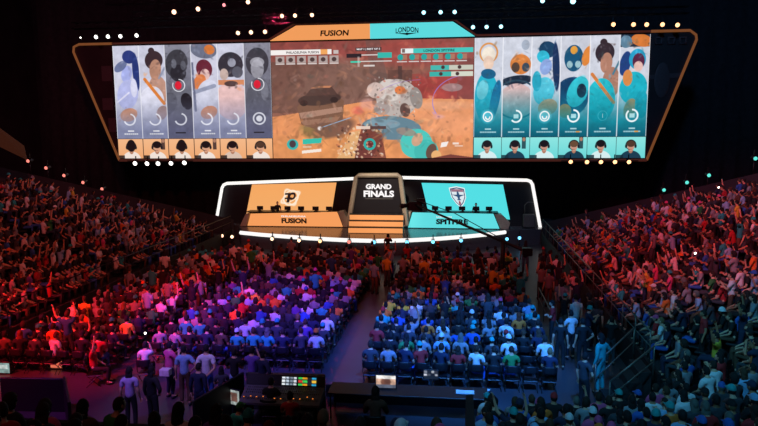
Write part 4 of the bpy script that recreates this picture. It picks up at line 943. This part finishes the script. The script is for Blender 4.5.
# the largest of the crowd as single people, the rest as one mass
PEOPLE.sort(key=lambda p: p['d'])
n_single = 300-len(SPEC)-14
HW = lambda p: (f"{p['cap']} cap" if p['hair'] == 'cap' else f"{p['cap']} beanie" if p['hair'] == 'beanie' else f"long {p['haircol']} hair" if p['hair'] == 'long' else f"{p['haircol']} hair")
def lab(p):
    c_ = p['shirt'].replace(' ', '-')
    z = p['zone']
    head = f"{c_}-shirted spectator, {HW(p)}, "
    if z == 'near': return head+f"{nth(p['row'])} row of near stand, {nth(p['n'])} from its black end"
    if z == 'corner': return head+f"{nth(p['row'])} row of corner stand, {nth(p['m'])} from black end wall"
    if z == 'right': return head+f"{nth(p['row'])} row of teal-side stand, {nth(p['n'])} from stage"
    if z == 'left': return head+f"{nth(p['row'])} row of far red-lit stand, {nth(p['n'])} from stage"
    if z.startswith('floor_'):
        b = {'centre': 'teal-side floor block', 'middle': 'middle floor block', 'outer': 'outermost floor block'}[z[6:]]
        return head+f"{nth(p['row'])} row from back, {nth(p['n'])} seat, {b}"
    return f"standing {c_}-shirted person, {HW(p)}, in walkway, {nth(p['w'])} from the back"
# numbering of corner rows from the black wall, walkers from the back
for r in set(p['row'] for p in PEOPLE if p['zone'] == 'corner'):
    for m_, p in enumerate(sorted([q for q in PEOPLE if q['zone'] == 'corner' and q['row'] == r], key=lambda q: -q['s'])): p['m'] = m_+1
for m_, p in enumerate(sorted([q for q in PEOPLE if q['zone'] == 'walk'], key=lambda q: q['P'][1])): p['w'] = m_+1
vis = [p for p in PEOPLE if -5 < p['px'] < 763 and p['py'] < 432+30]
single = vis[:n_single]; sid = set(map(id, single))
GR = {'near': 'spectators in the near stand', 'corner': 'spectators in the corner stand', 'right': 'spectators in the side stand', 'left': 'spectators in the far stand', 'walk': 'people in the walkway'}
for p in single: mk(p, lab(p), GR.get(p['zone'], 'spectators on the floor seats'))
rest = [p for p in PEOPLE if id(p) not in sid]
print('PEOPLE', len(PEOPLE), 'single', len(single), 'max d', single[-1]['d'], {z: sum(1 for p in single if p['zone'] == z) for z in set(p['zone'] for p in single)})
o = link('crowd', crowd_mesh('crowd', rest)); tag(o, 'dense crowd of spectators filling the farther rows and both side stands', 'crowd', kind='stuff')

# ------------------------------------------------------------------ chairs
CHB = mat('chair_black', '17171b', .5); 
def chair_parts():
    seat = MB().box((0, .02, .345), (.44, .42, .045), bev=.018); back = MB()
    V = []; n_ = 8
    back.tube([(-.2, -.25, .74), (-.1, -.277, .745), (.1, -.277, .745), (.2, -.25, .74)], [(.012, .12)]*4, 8)
    fr_ = MB()
    for s in (-1, 1): fr_.tube([(s*.215, -.16, .42), (s*.215, -.25, .86)], .012, 6)
    fr_.tube([(-.215, -.16, .42), (.215, -.16, .42)], .01, 5)
    legs = []
    for s in (-1, 1):
        legs.append(MB().tube([(s*.205, -.16, .34), (s*.215, .2, 0)], .012, 6)); legs.append(MB().tube([(s*.205, .15, .34), (s*.215, -.22, 0)], .012, 6))
    return seat, back, fr_, legs
cs, cb, cf, cl = chair_parts()
M_seat, M_back, M_fr, M_leg = cs.mesh('seat', CHB), cb.mesh('backrest', CHB), cf.mesh('back_frame', DMETAL), [l.mesh('leg', DMETAL) for l in cl]
whole = MB()
for mb_ in [cs, cb, cf]+cl: whole.add(mb_.v, mb_.f, 0)
M_whole = whole.mesh('folding_chair', CHB)
CH = [(proj((c[0], c[1], .6))[2], c) for c in CHAIRS]
CH = sorted([c for c in CH if -5 < proj((c[1][0], c[1][1], .6))[0] < 763], key=lambda c: c[0])
def chair(P, rz, label, group, full):
    if full:
        o = empty('folding_chair', P, rz); link('seat', M_seat, o); link('backrest', M_back, o); link('back_frame', M_fr, o)
        for l in M_leg: link('leg', l, o)
    else: o = link('folding_chair', M_whole); o.location = P; o.rotation_euler = (0, 0, rz)
    tag(o, label, 'chair', group)
BN = {'centre': 'teal-side floor block', 'middle': 'middle floor block', 'outer': 'outermost floor block'}
for i, (d_, c) in enumerate(CH[:270]):
    chair((c[0], c[1], 0), 0, f'black folding chair, {nth(c[3])} row from back, {nth(c[4])} seat, {BN[c[2]]}', 'folding chairs on the floor', i < 90)
V0 = np.array(whole.v); VV = []; FF = []
for d_, c in CH[270:]:
    n_ = len(VV)*len(V0); VV.append(V0+np.array([c[0], c[1], 0])); FF += [tuple(n_+i for i in f) for f in whole.f]
me = bpy.data.meshes.new('folding_chairs'); me.from_pydata(np.concatenate(VV).tolist(), [], FF); me.materials.append(CHB); tag(link('folding_chairs', me), 'farther rows of black folding chairs in front of the stage', 'chairs', kind='stuff')
for s in SPEC:
    if s.get('chair'): chair((s['P'][0], s['P'][1]-.0, s['P'][2]), s['rz'], 'black folding chair under the '+' '.join(s['label'].split()[:6]), None, True)
for x, side, i in STAGECH: chair((x, 46.0, ZST), PI, f'black chair of the player behind the {nth(i+1)} monitor, {side} desk', f'chairs of the {side} players', False)
# tip-up seats of the stands: one mass
sb = MB().box((0, .0, .325), (.38, .34, .07), bev=.02).box((0, -.22, .58), (.36, .04, .36), bev=.015); V0 = np.array(sb.v); VV = []; FF = []; nn = 0
for (x, y, z, fc) in SEATS:
    px_, py_, d_ = proj((x, y, z+.6))
    if d_ < 1 or px_ < -140 or px_ > 900 or py_ > 500: continue
    ca_, sa_ = math.cos(fc), math.sin(fc)
    VV.append(np.stack([V0[:, 0]*ca_-V0[:, 1]*sa_+x, V0[:, 0]*sa_+V0[:, 1]*ca_+y, V0[:, 2]+z-.0], 1)); FF += [tuple(nn+i for i in f) for f in sb.f]; nn += len(V0)
me = bpy.data.meshes.new('stand_seats'); me.from_pydata(np.concatenate(VV).tolist(), [], FF); me.materials.append(mat('seat_plastic', '1a1a20', .5)); tag(link('stand_seats', me), 'rows of dark tip-up seats under the spectators in the stands', 'seats', kind='stuff')

# ================================================================== PRODUCTION AREA, RAILS, DRAPES
TBL = mat('table_black', '131316', .55)
def slab_between(a, b, h, th, name, m_, label, cat, z=0.0):
    a, b = np.array(a[:2], float), np.array(b[:2], float); c = (a+b)/2; L = np.linalg.norm(b-a)
    return tag(MB().box((0, 0, 0), (L, th, h), bev=.015).build(name, m_), label, cat), c, math.atan2(b[1]-a[1], b[0]-a[0])
def barrier(p0, p1, h, label, name='black_barrier', cat='barrier'):
    o, c, a = slab_between(p0, p1, h, .08, name, TBL, label, cat); o.location = (c[0], c[1], h/2+.002); o.rotation_euler = (0, 0, a); return o
g1 = at(326, 384, 18.3); g2 = at(491, 386, 18.3)
barrier(g1, g2, g1[2], 'long low black barrier behind the last floor row, teal side')
a_, b_ = gnd(193, 401, 1.1), gnd(243, 372, 1.1); barrier(a_, b_, 1.1, 'slanted black partition between the purple floor and the mixing area')
b2_ = gnd(326, 373, 1.1); barrier(b_+[.1, .0, 0], [b2_[0], b_[1]+.05, 0], 1.1, 'black barrier in front of the mixing console')
a_ = gnd(0, 374, 1.1); b_ = gnd(66, 375, 1.1); c_ = gnd(69, 402, 1.1); barrier(a_, b_, 1.0, 'black barrier behind the screens at the edge of the red-lit seats'); barrier(b_+[0, -.1, 0], c_, 1.1, 'black side partition next to the purple floor')
# long black work table with laptop and papers
T0 = at(335, 392, 17.3); TX = (at(330, 390, 17.2)[0], at(488, 390, 17.2)[0])
def table(x0, x1, y, dep, h, label, rz=0.0):
    o = tag(empty('work_table', ((x0+x1)/2, y, 0), rz), label, 'table'); L = x1-x0
    MB().box((0, 0, h-.02), (L, dep, .04), bev=.01).build('table_top', TBL, o)
    for sx in (-1, 1):
        for sy in (-1, 1): MB().tube([(sx*(L/2-.08), sy*(dep/2-.06), 0), (sx*(L/2-.08), sy*(dep/2-.06), h-.04)], .02, 6).build('leg', DMETAL, o)
    MB().box((0, dep/2-.03, h*.55), (L-.06, .02, h*.7)).build('modesty_panel', TBL, o)
    return o
table(TX[0], TX[1], 17.2, .8, .76, 'long black work table behind the barrier with a laptop on it')
def display(name, px, py, Y, w, h, tilt, painter, label, cat='monitor', rz=0.0, stand=True, z=None, flip=True):
    p = at(px, py, Y); base = p[2]-h/2-.12 if z is None else z
    o = tag(empty(name, (p[0], Y, base), rz), label, cat); up_ = max(p[2]-base, h/2+.04)
    cv = Canvas(w*40, h*40, 1, '101014'); painter(cv)
    me = cv.mesh('picture', [(-w/2, -.031, up_+h/2), (w/2, -.031, up_+h/2), (w/2, -.031, up_-h/2), (-w/2, -.031, up_-h/2)]); link('picture', me, o)
    MB().box((0, 0, up_), (w+.05, .05, h+.05), bev=.01).build('housing', BLACK, o)
    MB().box((0, .02, up_/2), (.06, .05, max(.05, up_))).box((0, .02, .012), (.3, .22, .02)).build('stand', BLACK, o); return o
def p_tiles(cols, bg='18202a'):
    def f(cv):
        cv.c[:] = hexc(bg); n_ = len(cols)
        for i, c_ in enumerate(cols):
            x = (i % 4)*cv.w/4; y = (i//4)*cv.h/3; cv.rect(x+.5, y+.5, x+cv.w/4-.5, y+cv.h/3-.5, c_)
        cv.noise(.3, 3, 2)
    return f
pic = lambda cv: (cv.put(np.ones(cv.x.shape), 'c8a088'), cv.ell(cv.w*.5, cv.h*.5, cv.w*.25, cv.h*.3, '704838'), cv.rect(0, cv.h*.7, cv.w, cv.h, '5a6070'), cv.rect(0, 0, cv.w, cv.h*.25, 'e8e4e0'), cv.noise(.4, 4, 5))
display('monitor', 386, 391, 17.25, .55, .36, 0, pic, 'bright laptop-like screen in front of the plaid-shirted person', z=.76)
display('monitor', 431, 374.5, 18.6, .42, .26, 0, p_tiles(['8a90a0', '202428', 'b0b4bc', '303038', 'c0c4d0', '50545c', '1c1c20', 'a0a4b0']), 'small greyish monitor on a stand behind the teal-side seats', z=0)
display('monitor', 232, 396.5, 16.6, .55, .42, 0, lambda cv: (cv.put(np.ones(cv.x.shape), '9aa4a0'), cv.rect(3, 3, cv.w-3, cv.h-4, '6a4a40'), cv.rect(5, 6, cv.w*.5, cv.h*.7, 'c8c0b8'), cv.noise(.5, 3, 8)), 'monitor with a pale picture by the slanted black partition', rz=-.35, z=0)
display('monitor', 3, 375, 19.0, .55, .34, 0, lambda cv: (cv.put(np.ones(cv.x.shape), '7a9c98'), cv.rect(3, 3, cv.w-3, 8, 'c8d8d4'), cv.noise(.4, 4, 2)), 'pale green monitor above the black barrier at the red-lit edge', z=0)
display('tablet', 57, 368, 19.6, .42, .26, 0, lambda cv: (cv.put(np.ones(cv.x.shape), 'd86a50'),), 'small glowing orange tablet above the black barrier', cat='tablet', z=0)
display('monitor', 318.5, 384, 17.5, .34, .42, 0, lambda cv: (cv.put(np.ones(cv.x.shape), '6cae28'), cv.rect(0, 0, cv.w, 2, 'b8e060')), 'bright green monitor at the end of the mixing console', z=0)
for s in SPEC:
    if s['P'][2] == 1.3: tag(MB().box((s['P'][0], s['P'][1], .645), (1.8, 1.5, 1.29), bev=.02).build('camera_platform', TBL), 'black riser platform carrying the plaid-shirted long-haired person', 'platform')
    if s['P'][2] == .35: tag(MB().box((s['P'][0], s['P'][1], .172), (.8, .9, .345), bev=.01).build('wooden_riser', TBL), 'small black riser under the '+' '.join(s['label'].split()[:5]), 'platform')
# papers
for (x, y, w_, l_) in ((465, 399, .5, 'stack of white papers on the black work table near its end'), (352, 385.5, .3, 'small white note on the black barrier top'), (497, 386, .35, 'pale blue folder lying on the black barrier end')):
    Y = 17.2 if y > 390 else 18.3; zz = .765 if y > 390 else g1[2]+.005
    q = at(x, y, Y) if y > 390 else at(x, y, Y); o = MB().box((0, 0, .015), (w_, .22 if y > 390 else .08, .03), bev=.004).build('paper_stack', mat('paper', 'c8c8cc', .7)); o.location = (min(q[0], (TX[1]-.3 if y > 390 else g2[0]-.2)), Y, zz); tag(o, l_, 'papers')
# mixing console
cx0, cx1 = at(243, 390, 16.3)[0], at(322, 390, 16.3)[0]; yc_ = 16.3
con = tag(empty('mixing_console', ((cx0+cx1)/2, yc_, 0)), 'wide grey mixing console with lit screens and rows of faders', 'mixing console'); L = cx1-cx0
MB().prism([(-L/2, -.4, .78), (-L/2, .35, 1.0), (-L/2, .45, 1.0), (-L/2, .45, .72), (-L/2, -.4, .72)], (L, 0, 0)).build('body', mat('console_grey', '5c5a60', .5), con)
MB().prism([(-L/2, .3, 1.0), (-L/2, .42, 1.26), (-L/2, .47, 1.26), (-L/2, .47, 1.0)], (L, 0, 0)).build('meter_bridge', BLACK, con)
for s_ in (-1, 1): MB().box((s_*(L/2-.12), 0, .36), (.1, .7, .72)).build('leg', DMETAL, con)
fb_ = MB(); kb = MB(); lit = MB(); random.seed(3)
for i in range(36):
    x = -L/2+.1+i*(L-.2)/35
    fb_.box((x, -.2, .85), (.012, .2, .006)); 
    for k in range(3): kb.tube([(x, .0+.1*k, .905+.03*k), (x, .0+.1*k, .925+.03*k)], .012, 6)
    if i % 3 == 0: lit.box((x, random.uniform(-.28, -.1), .845+.03), (.03, .02, .012))
fb_.build('fader_slots', BLACK, con); tag(kb.build('knobs', BLACK, con), kind='stuff'); lit.build('fader_caps', mat('fader_lit', 'f08030', emit=1.2), con)
for (xc, w_, cols) in ((.12, .42, ['e8f0f8', 'c8d8e8', '8898a8', 'e0e8f0']*3), (.62, .5, ['40e060', 'f0a020', '202020', '30a0d0', 'e04030', '40e060', '202028', 'f0c040']*2)):
    cv = Canvas(w_*40, 8, 1, '101014'); p_tiles(cols[:12])(cv)
    x = xc; me = cv.mesh('console_screen', [(x-w_/2, .36, 1.235), (x+w_/2, .36, 1.235), (x+w_/2, .29, 1.03), (x-w_/2, .29, 1.03)]); link('console_screen', me, con)
# white railing / parapet of the stands
def rail(pts, label, posts=1.6, mr=GREY):
    o = tag(empty('railing', (0, 0, 0)), label, 'railing'); pts = [np.array(p, float) for p in pts]
    MB().tube(pts, .028, 6).build('top_rail', mr, o); MB().tube([p-[0, 0, .45] for p in pts], .018, 6).build('lower_rail', mr, o)
    for i in range(len(pts)-1):
        L = np.linalg.norm(pts[i+1]-pts[i]); n_ = max(1, int(L/posts))
        for j in range(n_+(1 if i == len(pts)-2 else 0)):
            p = pts[i]+(pts[i+1]-pts[i])*j/n_; MB().tube([p-[0, 0, RAILH], p], .022, 6).build('post', mr, o)
    return o
RAILH = .95
z0r = .85
MBp = MB(); MBp.box((HX-.06, (44+YC)/2, .5), (.1, 44-YC, 1.0)); struct('trim_right_parapet', MBp, MATS['parapet_black'])
MBp = MB(); MBp.box((-HX+.06, (44+18)/2, .5), (.1, 26, 1.0)); struct('trim_left_parapet', MBp, MATS['parapet_black'])
rail([(HX-.06, 43.8, 1.95), (HX-.06, YC+1, 1.95)], 'long grey railing along the front of the teal-side stand')
rail([(-HX+.06, 43.8, 1.95), (-HX+.06, 19, 1.95)], 'long dark railing along the front of the red-lit stand', mr=DMETAL)
RAILH = 1.0
rail([(8.7, 21.5, 1.0), (8.7, 28.5, 1.0)], 'grey crowd railing beside the teal-side floor block')
# stair with railings near the corner of the stand
for k_, (a, b) in enumerate((((9.3, 17.75, 1.02), (10.6, 18.3, 1.9)), ((9.2, 19.1, 1.02), (10.5, 20.0, 1.9)))):
    rail([a, b], ('lower' if k_ == 0 else 'upper')+' slanted grey handrail of the short stair by the corner stand')
sts = tag(empty('stair', (0, 0, 0)), 'short dark stair climbing from the walkway to the corner stand', 'stair')
for k_ in range(4): MB().box((9.55+.32*k_, 18.6+.22*k_, .12*(k_+1)), (.36, 1.1, .24*(k_+1))).build('step', conc, sts)
# sloping dark parapets that end both stands toward the stage, with lamps on top
for sign, nm, col, lst in ((-1, 'left', 'red', ((28, 161), (46, 168), (64, 175.5), (83, 182.5), (102, 189))), (1, 'right', 'teal', ((664, 190), (687, 182.5), (709, 175.3), (755.5, 158.5)))):
    A0 = (sign*(HX), 44.6); B0 = (sign*(HX+NR*RUN+1), 44.6-NR*RUN-1)
    zt0, zt1 = 1.6, .85+NR*.33+1.25
    w_ = MB(); w_.prism([(A0[0], A0[1], 0), (B0[0], B0[1], 0), (B0[0], B0[1], zt1), (A0[0], A0[1], zt0)], (sign*.15, .15, 0)); struct(f'wall_{nm}_end', w_, MATS['wall_black'])
    for i, (x, y) in enumerate(lst):
        # point where the sight line meets the vertical plane of that parapet
        d_ = ray(x, y); n_ = np.array([sign*1.0, 1.0, 0]); c0 = A0[0]*sign+A0[1]+.35; t_ = (c0-CAM@n_)/(d_@n_); P = CAM+d_*t_
        lamp(P, col, .1, f'{col} aisle lamp over the top edge of the {"red-lit" if sign < 0 else "teal-side"} stand, {nth(i+1)} downhill', f'{col} lamps along the stand top', 'wall_lamp_bracket', aim=(0, -1, -.1))
        h_ = float(P[2]); zt_ = zt0+(zt1-zt0)*((P[0]*sign-HX)/(NR*RUN+1))
        tg = [o for o in C.objects if o.name.startswith('wall_lamp_bracket')][-1]
        mb_ = MB().tube([(0, .15, min(zt_, h_)-.3-h_), (0, .15, max(zt_, h_)-h_)], .03, 5); mb_.build('bracket', DMETAL, tg)
# orange-brown fascia high at the edge of the red-lit stand
Pf = [at(-6, 124, 30), at(24, 146, 31.5), at(27, 160, 31.5), at(-6, 144, 30)]
o = MB().prism(Pf, (-.2, .3, 0)).build('fascia_board', mat('fascia_brown', '6a3c26', .8, emit=.16)); tag(o, 'dim orange-brown ribbon board high above the red-lit stand', 'board')
Pf = [at(-3, 300, 24.5), at(7, 302, 24.5), at(7, 330, 24.5), at(-3, 331, 24.5)]
# phone light
p = gnd(145.5, 334, 1.5); o = MB().box((0, 0, 0), (.075, .01, .15), bev=.004).build('phone', BLACK); o.location = tuple(p); tag(o, 'phone held up with its light on, above the seated person in white', 'phone')
MB().ell((0, -.012, .03), (.035, .008, .035), 10, 6).build('flash_light', mat('flash', 'fff2d8', emit=14), o)
for (x, y, l_) in ((723, 207, 'phone with its light on held up high in the teal-side stand'), (698, 283, 'phone with its light on in the middle of the teal-side stand')):
    q_ = min(PEOPLE, key=lambda p: (p['px']-x)**2+(p['py']-y)**2); p = q_['P']+np.array([-.12, .35, 1.62]); o = MB().box((0, 0, 0), (.075, .01, .15), bev=.004).build('phone', BLACK); o.location = tuple(p); tag(o, l_, 'phone')
    MB().ell((0, -.012, .03), (.035, .008, .035), 10, 6).build('flash_light', mat('flash', 'fff2d8', emit=14), o)
# small white box in the hands of the pink shirt
p = gnd(165.5, 372, .95); o = MB().box((0, 0, 0), (.3, .22, .2), bev=.01).build('gift_box', mat('white_card', 'd8d4dc', .7)); o.location = tuple(p); tag(o, 'small white box held by the person in the pink shirt', 'box')
# signal lights over the side stand
# ================================================================== LIGHT
def spot(P, T, col, power, ang, blend=.6, size=.3):
    l = bpy.data.lights.new('spot', 'SPOT'); l.color = tuple(s2l(hexc(col))); l.energy = power; l.spot_size = math.radians(ang); l.spot_blend = blend; l.shadow_soft_size = size
    o = bpy.data.objects.new('spotlight', l); C.objects.link(o); o.location = P
    o.rotation_euler = (Vector(T)-Vector(P)).to_track_quat('-Z', 'Y').to_euler(); return o
spot((-16, 8, 17), (-7.9, 22.0, 0), 'ff2438', 44000, 27, .7)      # red wash, outer block
spot((-9, 8, 18), (-6.0, 17.5, 0), 'c048e0', 9000, 20, .8)       # purple floor, standers
spot((-4, 6, 19), (-2.6, 18.2, 0), '9880ff', 9000, 18, .8)
spot((-4, 6, 19), (-2.8, 24.0, 0), '7450ff', 36000, 23, .8)      # violet, middle block
spot((-7, 44, 17), (-5, 27, 0), 'ff4070', 4500, 40, .9)
spot((8, 6, 19), (5.1, 21.5, 0), '3c8cff', 52000, 25, .8)        # blue, teal-side block
spot((2, 8, 19), (1.2, 22, 0), '4858ff', 24000, 18, .8)
spot((0, 14, 20), (0, 33.5, 0), 'ff5a50', 7500, 50, .9)          # dim red toward the stage
spot((4, 6, 20), (16.5, 30, 4), 'ff3c44', 24000, 34, .9)          # red across the side stand
spot((0, 4, 20), (20, 20, 5), '48a8d0', 9500, 46, .9)            # cool, lower part
spot((0, 6, 22), (24, 30, 10), '88b0b8', 7000, 36, .9)
spot((3, 6, 20), (9, 20, 0), '48b0e0', 3500, 34, .9)
spot((3, 2, 20), (-18, 33, 4), 'ff6256', 11500, 50, .9)           # left stand
spot((4, 0, 22), (11, 13.5, 1.5), '48a8d8', 8500, 44, .9)
spot((-4, 0, 22), (-5, 10, 3), 'ff9a90', 600, 70, .9)
spot((-3, 15, 9), (-2.2, 16.6, .8), 'ffd8c8', 120, 90, .8)         # added dim spot brightening the console in place of monitor glow
spot((-6, 34, 18), (-5.5, 45, 3), 'ffe2c0', 2200, 40, .8)        # key light on the stage
spot((6, 34, 18), (5.5, 45, 3), 'e8e8ff', 2200, 40, .8)
spot((0, 30, 14), (0, 44, 3), 'fff0dc', 14000, 18, .8)
spot((-10, 15, 24), (-26, 62, 11), 'a86478', 14000, 90, .9, 1.0)  # added warm fill lifting the black drapes, no house lamp there
spot((10, 15, 24), (24, 62, 11), '4a78a8', 18000, 90, .9, 1.0)  # added cool fill for the dark backdrop, no fixture there either
w = bpy.data.worlds.new('world'); sc.world = w; w.use_nodes = True; w.node_tree.nodes['Background'].inputs[0].default_value = (.010, .011, .014, 1); w.node_tree.nodes['Background'].inputs[1].default_value = 1
vs_ = sc.view_settings; vs_.view_transform = 'Standard'; vs_.look = 'None'; vs_.gamma = 1; vs_.exposure = 0; vs_.use_curve_mapping = False
